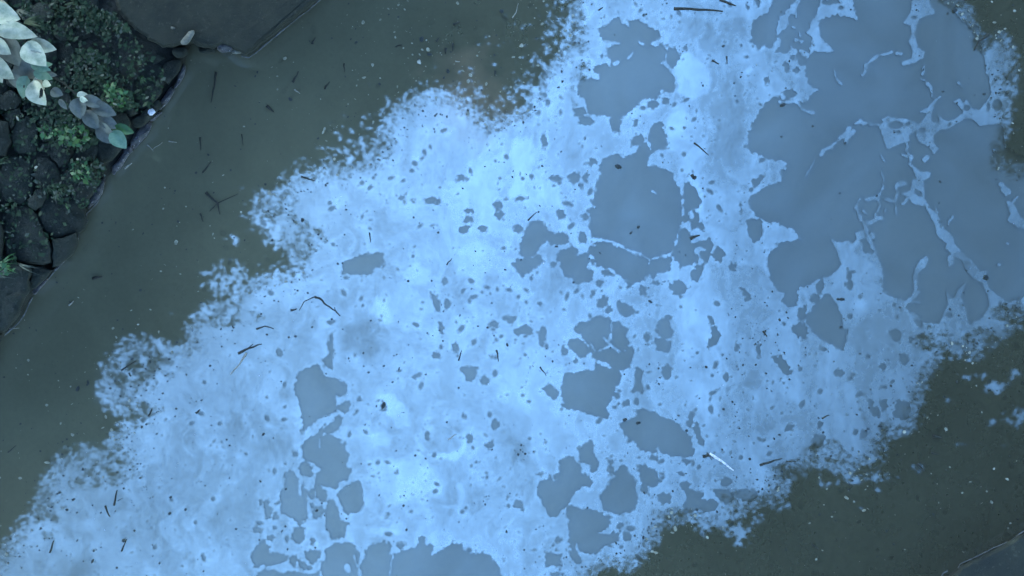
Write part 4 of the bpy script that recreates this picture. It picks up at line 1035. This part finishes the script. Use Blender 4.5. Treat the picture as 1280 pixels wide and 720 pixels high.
tuft(82, 254, 4, 12, 0.3, -40, 25, M_LEAFD, 'few green blades on the middle of the big round mossy stone')
tuft(96, 212, 8, 18, 0.32, -60, 40, M_LEAFD, 'green grass tuft between the big round stone and the grey branch')
tuft(22, 12, 9, 30, 0.4, -45, 30, M_COVERP, 'dull long blades behind the pale leafy branch at the top')
tuft(30, 28, 10, 48, 0.4, -8, 16, M_COVER, 'long dark blades pointing right beside the pale leafy branch', 1.2)
tuft(178, 96, 4, 11, 0.26, -70, 30, M_LEAFD, 'tiny green tuft on the stone below the concrete slab')
tuft(22, 329, 4, 34, 0.3, -12, 12, M_COVERP, 'thin pale stalks lying across the left stones')
tuft(-4, 206, 7, 22, 0.3, -20, 50, M_COVER, 'dark green tuft at the left edge beside the upper stones')
tuft(138, 112, 9, 15, 0.3, -30, 120, M_COVER, 'leafy green tuft right of the low grey branch', 1.6)
tuft(88, 164, 9, 16, 0.3, -60, 140, M_COVER, 'leafy green tuft just below the low grey branch', 1.5)

# white scrap
def crumple(cx, cy, r, z, seed):
    V, F = [], []
    rr = random.Random(seed)
    n, m = 7, 9
    for i in range(n):
        f = math.pi * (i + .5) / n
        for j in range(m):
            th = 2 * math.pi * j / m
            k = r / S * rr.uniform(0.65, 1.15)
            V.append(W(cx, cy, z) + Vector((math.sin(f) * math.cos(th) * k, math.sin(f) * math.sin(th) * k, math.cos(f) * k * .6)))
    for i in range(n - 1):
        for j in range(m):
            F.append((i * m + j, i * m + (j + 1) % m, (i + 1) * m + (j + 1) % m, (i + 1) * m + j))
    F.append(tuple(range(m))); F.append(tuple((n - 1) * m + j for j in range(m))[::-1])
    return mesh_np('plastic_scrap', [v[:] for v in V], F)
link('plastic_scrap', crumple(189.5, 140, 4.6, 0.2, 4), mat=M_SCRAP, label='small crumpled white plastic scrap on the stones at the waterline', cat='litter')

# ------------------------------------------------------------------ things floating on the water
def stick(label, pts, w, mat=None, name='floating_twig', cat='twig', key='P', forks=()):
    mat = mat or M_TWIG
    pts = cv(key, pts)
    P = []
    rr = random.Random(len(label) * 31 + int(pts[0][0]))
    for (ax, ay), (bx, by) in zip(pts[:-1], pts[1:]):
        for f in (0, .33, .66):
            P.append((ax + (bx - ax) * f + rr.uniform(-.5, .5), ay + (by - ay) * f + rr.uniform(-.5, .5)))
    P.append(pts[-1])
    n = len(P)
    V, F = tube([W(a, b, 0.010 + 0.001 * rr.random()) for a, b in P], [w * 1.25 / S / 2 * (1.15 - 0.75 * i / (n - 1)) * rr.uniform(.85, 1.1) for i in range(n)], 6, flat=0.6)
    for fk in forks:
        f = cv(key, fk)
        V2, F2 = tube([W(a, b, 0.012) for a, b in f], [w / S / 2 * .6, w / S / 2 * .25][:len(f)] if len(f) == 2 else [w / S / 2 * (.7 - .4 * i / (len(f) - 1)) for i in range(len(f))], 5, flat=0.6)
        o = len(V); V += V2; F += [tuple(o + k for k in f_) for f_ in F2]
    return link(name, mesh_np(name, [v[:] for v in V], F, smooth=True), mat=mat, label=label, cat=cat, group='twigs floating on the river')
ST = stick
ST('long straight dark stick floating level near the top of the scum', [(843,10.5),(873,11.5),(904,14)], 2.6)
ST('thin dark twig by the scum edge at the very top', [(748,13),(754,9)], 1.5)
ST('faint dark twig at the top right of the long straight stick', [(900,0),(920,7)], 2.2)
ST('slanting dark twig right of the large middle water patch', [(868,178),(886,194)], 1.5)
ST('stubby thick black twig left of the big blue patches', [(865,218),(867,224)], 3.2)
ST('short dark twig right of the bright round scum blob', [(890,75),(899,80)], 1.8)
ST('tiny upright twig right of the bright round scum blob', [(908,70),(909,80)], 1.3)
ST('bent thin dark twig on the scum below the dark notch', [(393,371),(399,373),(409,382),(419,389),(425,395)], 2.0, forks=[[(393,371),(380,377),(374,388)],[(419,389),(418,384)]])
ST('thick dark forked twig on the left scum', [(298,442),(311,435),(327,430)], 2.6, forks=[[(308,437),(316,430)]])
ST('pale thin twig slanting down from the forked twig on the left scum', [(308,441),(299,455),(288,468)], 1.8, M_PALE)
ST('short curved twig right of the forked twig on the left scum', [(320,411),(331,408),(342,411)], 1.7)
ST('short dark twig left below the bent twig near the dark notch', [(363,388),(371,386)], 2.4)
ST('slanting twig in the speckled scum edge on the far left', [(151,463),(170,451)], 1.6)
ST('dark forked twig cluster floating in the dark water of the left', [(257,241),(272,254),(275,268)], 2.4, forks=[[(272,254),(298,242)],[(272,254),(262,264)]])
ST('small twig left below the forked twig cluster in the dark water', [(250,267),(254,277)], 1.6)
ST('upright dark twig in the lower left scum', [(142,632),(146,613)], 1.7, forks=[[(147,626),(153,623)]])
ST('slanting dark twig left of the upright twig in the lower left scum', [(131,632),(137,646)], 1.6)
ST('leaning dark twig near the lower left corner of the scum', [(62,691),(67,676)], 1.6)
ST('short dark twig below a black speck in the lower left scum', [(152,689),(158,674)], 1.5)
ST('thin twig in the dark water at the far left edge', [(10,566),(20,557)], 1.3)
ST('short twig against the speckled edge above the lower left scum', [(185,520),(190,511)], 1.5)
ST('small thick twig in the scum right of the speckled left edge', [(245,516),(250,512)], 2.0)
ST('white stick with a black end floating below the oval water patch', [(887,567),(902,577),(917,588)], 2.6, M_SCRAP)
ST('black twig at the end of the white stick', [(879,571),(888,568),(892,573)], 2.6, forks=[[(884,566),(890,575)]])
ST('dark twig on the scum at the edge of the lower right shade', [(950,582),(964,577),(978,573)], 2.0)
ST('faint twig just right of the dark twig by the lower right shade', [(983,577),(995,577)], 1.4)
ST('tiny twig on the scum above the lower right shade', [(1028,523),(1037,519)], 1.5)
ST('pair of short dark twigs in a pale patch of the right shade', [(1147,580),(1156,589)], 2.4, forks=[[(1145,586),(1150,590)]])
ST('thin dark twig in the lower middle of the right shade', [(1015,680),(1023,686)], 1.6)
ST('short twig above the pale patch in the right shade', [(1164,566),(1173,568)], 1.8)
ST('thick twig in the upper part of the right shade', [(1166,545),(1177,547)], 2.6)
ST('dark slanting twig on the scum left of the middle water patches', [(660,276),(671,265)], 1.6)
ST('thin dark twig left of the squarish water patch', [(675,459),(683,470)], 1.5)
ST('faint dark twig lying in the upper left scum field', [(558,331),(565,323)], 1.3)
ST('upright thin twig near the grey patch in the left scum', [(462,291),(463,303)], 1.3)
ST('dark slanting twig in the dark water right of the slab', [(366,103),(373,89)], 2.2)
ST('dark twig right of the slanting twig in the upper dark water', [(406,111),(412,102)], 1.8)
ST('short dark twig in the dark water just below the slab line', [(390,55),(394,47)], 2.4)
ST('upright dark twig in the middle of the upper dark water', [(430,79),(431,90)], 1.6)
ST('thick dark twig near the top of the upper dark water', [(566,31),(575,27)], 2.6)
ST('brown twig below the thick twig in the upper dark water', [(494,58),(503,56)], 1.6)
ST('short tilted twig among the pale specks of the upper dark water', [(545,52),(549,47)], 2.2)
ST('upright thick twig among the pale specks of the upper dark water', [(557,60),(557,67)], 2.8)
ST('thin upright twig right of the thick upright twig in the dark water', [(566,54),(566,64)], 1.6)
ST('white short twig in the dark water above the scum bay', [(569,77),(575,77)], 1.3, M_PALE)
ST('upright dark twig near the right end of the upper dark water', [(619,88),(619,95)], 2.2)
ST('dark smudged twig in the dark water left of the scum peak', [(333,132),(342,140)], 3.0)
ST('twig on the speckled edge left of the scum peak', [(376,221),(394,226)], 1.6)
ST('pale twig tip leaning off the edge stones', [(155,210),(165,204)], 2.0, M_PALE)
ST('thin forked pale twig in the water beside the edge stones', [(184,181),(190,187),(203,178)], 1.0, M_PALE, forks=[[(190,187),(192,189)]])
ST('short pale twig in the water right of the forked pale twig', [(211,176),(221,178)], 1.4, M_PALE)
ST('long submerged looking dark twig below the slab', [(270,90),(268,108),(264,128)], 2.2)
ST('slanting dark twig in the water right of the edge stones', [(253,216),(264,202)], 1.6)
ST('upright thin twig in the water above the slanting one', [(250,171),(251,188)], 1.5)
ST('thin upright twig right of the upright one beyond the edge stones', [(302,168),(304,182)], 1.2)
ST('pale straw lying on the lowest left stone by the waterline', [(8,411),(24,410)], 1.2, M_PALE)
ST('pale curved thread at the top of the dark water near the scum', [(640,23),(645,15),(648,4)], 1.0, M_PALE)
ST('dark flat twig in the dark water of the far left', [(116,348),(128,346)], 3.0)
ST('pale short twig in the dark water of the far left', [(86,382),(92,376)], 1.8, M_PALE)
ST('pale short twig in the dark water right of the slab', [(368,112),(375,117)], 1.6, M_PALE)
ST('pale thin twig lying in the lower middle scum', [(560,550),(570,543)], 1.2, M_PALE)
ST('dark twig in the narrow crack of the middle right patches', [(863,298),(875,294)], 3.0)
ST('dark twig by the right edge of the right scum', [(954,414),(959,421)], 2.0)
ST('thin dark twig in the middle of the scum', [(573,451),(577,438)], 1.6)
ST('short dark twig lying right of the thin one in the middle scum', [(621,438),(623,452)], 1.8)
ST('solid stand-in for mirrored branch in upper right corner', [(1236,43),(1224,52),(1218,63)], 2.4)  # dark tube laid on the scum for an overhanging branch's reflection

def flake(cx, cy, r, ang, asp, name, mat, label, cat, group, z=0.010, dark=False):
    V = []; n = 9
    rr = random.Random(int(cx * 13 + cy * 7))
    for lz, sc in ((0.0, 1.0), (0.006, .9)):
        for k in range(n):
            th = 2 * math.pi * k / n; q = r * rr.uniform(.75, 1.15) * sc
            x, y = q * asp * math.cos(th), q / asp * math.sin(th)
            p = W(cx + x * math.cos(ang) - y * math.sin(ang), cy + x * math.sin(ang) + y * math.cos(ang), z + lz + 0.002 * rr.random())
            V.append(p[:])
    F = [tuple(range(n, 2 * n))[::-1], tuple(range(n))] + [(k, (k + 1) % n, n + (k + 1) % n, n + k) for k in range(n)]
    return link(name, mesh_np(name, V, F), mat=mat, label=label, cat=cat, group=group)
CRUMBS = [(444,124,1.6),(493,40,1.8),(515,54,1.7),(530,89,1.6),(578,88,1.8),(609,121,1.6),(599,65,1.5),(340,84,1.7),(408,176,2.0),(366,195,1.8),(394,180,1.8),(400,182,1.6),(485,123,1.8),(684,15,2.0),(652,124,1.8),(279,219,2.0),(266,228,1.5),(234,278,1.6),(234,266,1.3),(166,287,1.8),(105,362,1.8),(98,372,1.5),(103,378,1.4),(164,388,1.8),(188,387,1.8),(124,444,1.5),(133,445,1.4),(90,505,2.0),(105,542,1.6),(8,626,1.5),(201,339,1.8),(190,349,2.0),(206,331,1.8),(212,327,2.0),(1077,600,1.8),(1203,616,1.8),(1012,654,1.8),(1227,629,2.0),(1263,654,1.8),(1204,690,1.8),(1131,687,1.5),(1028,688,1.4),(1040,646,1.8),(1085,636,1.8)]
for x, y, r, lab in [(356,73,2.6,'pale leaf scrap floating below the pale line of the slab edge'),(454,28,2.6,'pale oblong leaf scrap near the top of the upper dark water'),(455,97,2.2,'pale leaf scrap between dark twigs in the upper dark water'),
 (535,62,2.8,'bright white scrap beside the dark leaf in the upper dark water'),(588,94,2.7,'pale scrap among the speckles above the scum bay'),(608,105,2.2,'pale scrap just above the brownish water by the scum bay'),(572,4,2.4,'pale scrap at the very top of the dark water'),
 (404,165,2.2,'pale scrap left of the scum peak'),(418,199,2.2,'pale scrap just above the scum shoulder left of the peak'),(652,57,3.0,'pale scrap near the scum edge in the top dark water'),(59,578,2.8,'pale scrap in the dark water near the lower left scum'),
 (220,303,3.0,'pale round scrap in the dark water left of the small scum island'),(1080,638,2.2,'pale scrap in the right shade below the scum edge'),(1058,622,2.8,'pale long scrap in the right shade near the scum edge'),(1259,599,2.2,'pale scrap at the far right of the shaded water'),
 (844,661,3.2,'pale double scrap in the dark bay below the scum bottom edge'),(820,691,2.4,'faint pale scrap near the bottom in the dark bay')]:
    flake(x, y, r * 0.9, random.uniform(0, 3), random.uniform(1.05, 1.5), 'pale_leaf_scrap', M_BIT, lab, 'leaf scrap', 'pale leaf scraps on the shaded water')
for x, y, r, lab in [(22,148,2.5,'pale leaf scrap lying below the big pale branch'),(97,199,2.0,'small white scrap between the mossy stones'),(45,209,2.2,'pale scrap on the flat stone at the left'),(143,130,2.4,'pale scrap among the green weeds right of the grey branch')]:
    flake(x, y, r * 0.9, random.uniform(0, 3), random.uniform(1.05, 1.5), 'pale_leaf_scrap', M_BIT, lab, 'leaf scrap', 'pale leaf scraps on the bank', z=0.4)
for x, y, r, lab in [(363,124,3.0,'dark round leaf with a pale speck in the water below the slab'),(527,49,3.6,'dark leaf beside the cluster of pale specks in the upper dark water'),(627,14,3.0,'dark round leaf near the top of the dark water'),(560,89,3.0,'dark leaf in the middle of the upper dark water'),(445,53,2.0,'small dark leaf in the upper dark water right of the slab'),(537,68,2.6,'dark leaf right below the white speck of the dark water'),(555,97,2.0,'small dark leaf just below the middle dark leaf'),(979,131,3.0,'small black ring shaped leaf at the edge of the big blue patch'),(798,284,2.2,'small black leaf in the large middle water patch'),(773,208,4.0,'dark blotchy leaf in the top of the large middle water patch'),(789,291,1.8,'small dark leaf left below the black leaf in the middle patch'),(1053,374,3.0,'black leaf on the scum above the lower right patch'),(1233,347,3.6,'dark leaf where the scum vein ends on the right'),(975,400,1.8,'black speck like leaf left of the lower right patch'),(813,377,2.2,'small black leaf below the middle water patches'),(869,222,2.4,'black leaf at the stubby twig'),(634,431,2.0,'small dark leaf in the middle scum field'),(883,459,2.0,'black leaf with a pale rim in the right scum'),(97,6+480,3.4,'dark leaf in the dark water near the speckled edge'),(154,676,2.3,'black round leaf in the lower left scum'),(378,275,2.6,'small dark leaf on the edge of the dark notch'),(1194,13,3.0,'dark leaf near the spray in the upper right corner'),(329,543,1.9,'tiny black round leaf in the left scum field'),(115,702,2.0,'tiny dark leaf at the bottom of the lower left scum'),(110,478,2.4,'dark leaf beside the slanting twig at the far left'),(479,507,3.4,'dark leaf at the edge of the pale scum plate'),(798,529,2.5,'small dark leaf in the oval water patch'),(781,525,2.8,'dark patchy leaf at the left end of the oval water patch'),(1048,374,2.0,'small dark leaf touching the black leaf of the right scum')]:
    flake(x, y, r * 0.9, random.uniform(0, 3), random.uniform(1.0, 1.4), 'floating_leaf', M_DBIT, lab, 'leaf', 'dark leaves floating on the river')

cb = []
for x, y, r in CRUMBS:
    cb.append((x, y, r))
cbp = np.array([[(W(x, y, 0.012) + Vector((math.cos(k * 1.047) * r * .85 / S, math.sin(k * 1.047 + x) * r * .6 / S, 0)))[:] for k in range(6)] for x, y, r in cb])
link('pale_crumbs', mesh_np('pale_crumbs', cbp.reshape(-1, 3), quads=np.arange(len(cb) * 6).reshape(len(cb), 6)), mat=M_BIT, kind='stuff', label='small pale crumbs of leaf drifting on the shaded water', cat='floating debris')
def specks(name, n, mat, size, seed, label, weight, zz=0.009):
    r = np.random.default_rng(seed)
    x = r.uniform(-60, 1340, n); y = r.uniform(-60, 780, n)
    w = weight(x, y)
    k = r.random(n) < w
    x, y = x[k], y[k]
    gi = np.clip(((y - gy[0]) / STEP).astype(int), 0, len(gy) - 1); gj = np.clip(((x - gx[0]) / STEP).astype(int), 0, len(gx) - 1)
    kk_ = (G[gi, gj] > 0.5) | (r.random(len(x)) < 0.12) | (edge_dist(x, y) < 2)
    x, y = x[kk_], y[kk_]
    edge = np.interp(y, [p[1] for p in LB[::-1]], [p[0] for p in LB[::-1]])
    ok = (x > edge + 6) & ~in_poly(x, y, [(p[0], p[1] + 6) for p in SLAB]) & ~((x - 1200) * 0.46 + (y - 706) * 0.89 > -4)
    x, y = x[ok], y[ok]; n = len(x)
    sz = size / S * (0.5 + 1.4 * r.random(n) ** 4 * 1.6)
    a = r.uniform(0, 2 * math.pi, n)
    m = 6
    V = np.empty((n, m, 3))
    asp = r.uniform(0.45, 1.0, n)
    for j in range(m):
        th = 2 * math.pi * j / m
        q = sz * r.uniform(.7, 1.2, n)
        u = q * np.cos(th); v = q * asp * np.sin(th)
        V[:, j, 0] = (x - 640) / S + u * np.cos(a) - v * np.sin(a)
        V[:, j, 1] = (360 - y) / S + u * np.sin(a) + v * np.cos(a)
        V[:, j, 2] = zz + r.uniform(0, .002, n)
    me = mesh_np(name, V.reshape(-1, 3), quads=np.arange(n * m).reshape(n, m))
    link(name, me, mat=mat, kind='stuff', label=label, cat='floating debris')
def edge_dist(x, y):
    return np.minimum(np.minimum(poly_sdf(x, y, DL), poly_sdf(x, y, DR)), poly_sdf(x, y, DT))
def w_pale(x, y):
    d_ = edge_dist(x, y)
    cl = np.clip(vnoise(x / 16, y / 16, 21) * .6 + vnoise(x / 50, y / 50, 22) * .6 + .45, 0, 1.2)
    upper = np.clip((x - 350) / 200, 0, 1) * (y < 170)
    return np.where(d_ > 4, 0.0, (0.06 + 0.30 * upper + 0.65 * np.exp(-np.abs(d_ + 6) / 14)) * cl)
def w_dark(x, y):
    d_ = edge_dist(x, y)
    spots = sum(a * np.exp(-((x - px_) ** 2 + (y - py_) ** 2) / (2 * s_ * s_)) for px_, py_, s_, a in
                ((651, 562, 7, .9), (652, 572, 5, .7), (1062, 352, 9, .6), (704, 350, 12, .3), (1215, 108, 12, .3), (1250, 110, 14, .5), (1262, 90, 10, .5), (850, 62, 8, .3), (688, 450, 12, .4), (170, 440, 22, .4), (175, 500, 20, .4), (955, 440, 30, .25), (925, 540, 16, .3), (560, 380, 14, .25), (812, 470, 10, .4)))
    cl = np.clip(vnoise(x / 12, y / 12, 25) * .7 + .45, 0, 1.2)
    return np.where(d_ > -3, 0.13 * cl + 0.95 * np.exp(-np.abs(d_ - 4) / 14) * cl + spots, 0.05)
def w_white(x, y):
    d_ = edge_dist(x, y)
    return np.where(d_ > 8, 0.25 * np.clip(vnoise(x / 25, y / 25, 28) + .2, 0, 1), 0.0)
specks('pale_specks', 34000, M_BIT, 1.0, 41, 'countless pale specks of debris on the shaded water', w_pale)
specks('dark_specks', 60000, M_DBIT, 0.68, 42, 'countless dark specks of debris on the shining scum', w_dark)
specks('white_bubbles', 2500, M_BIT, 0.55, 43, 'tiny whitish bubbles dotted over the scum', w_white)
specks('bright_bubbles', 2600, M_SCRAP, 0.42, 44, 'tiny bright white bubbles sparkling on the scum', w_white)
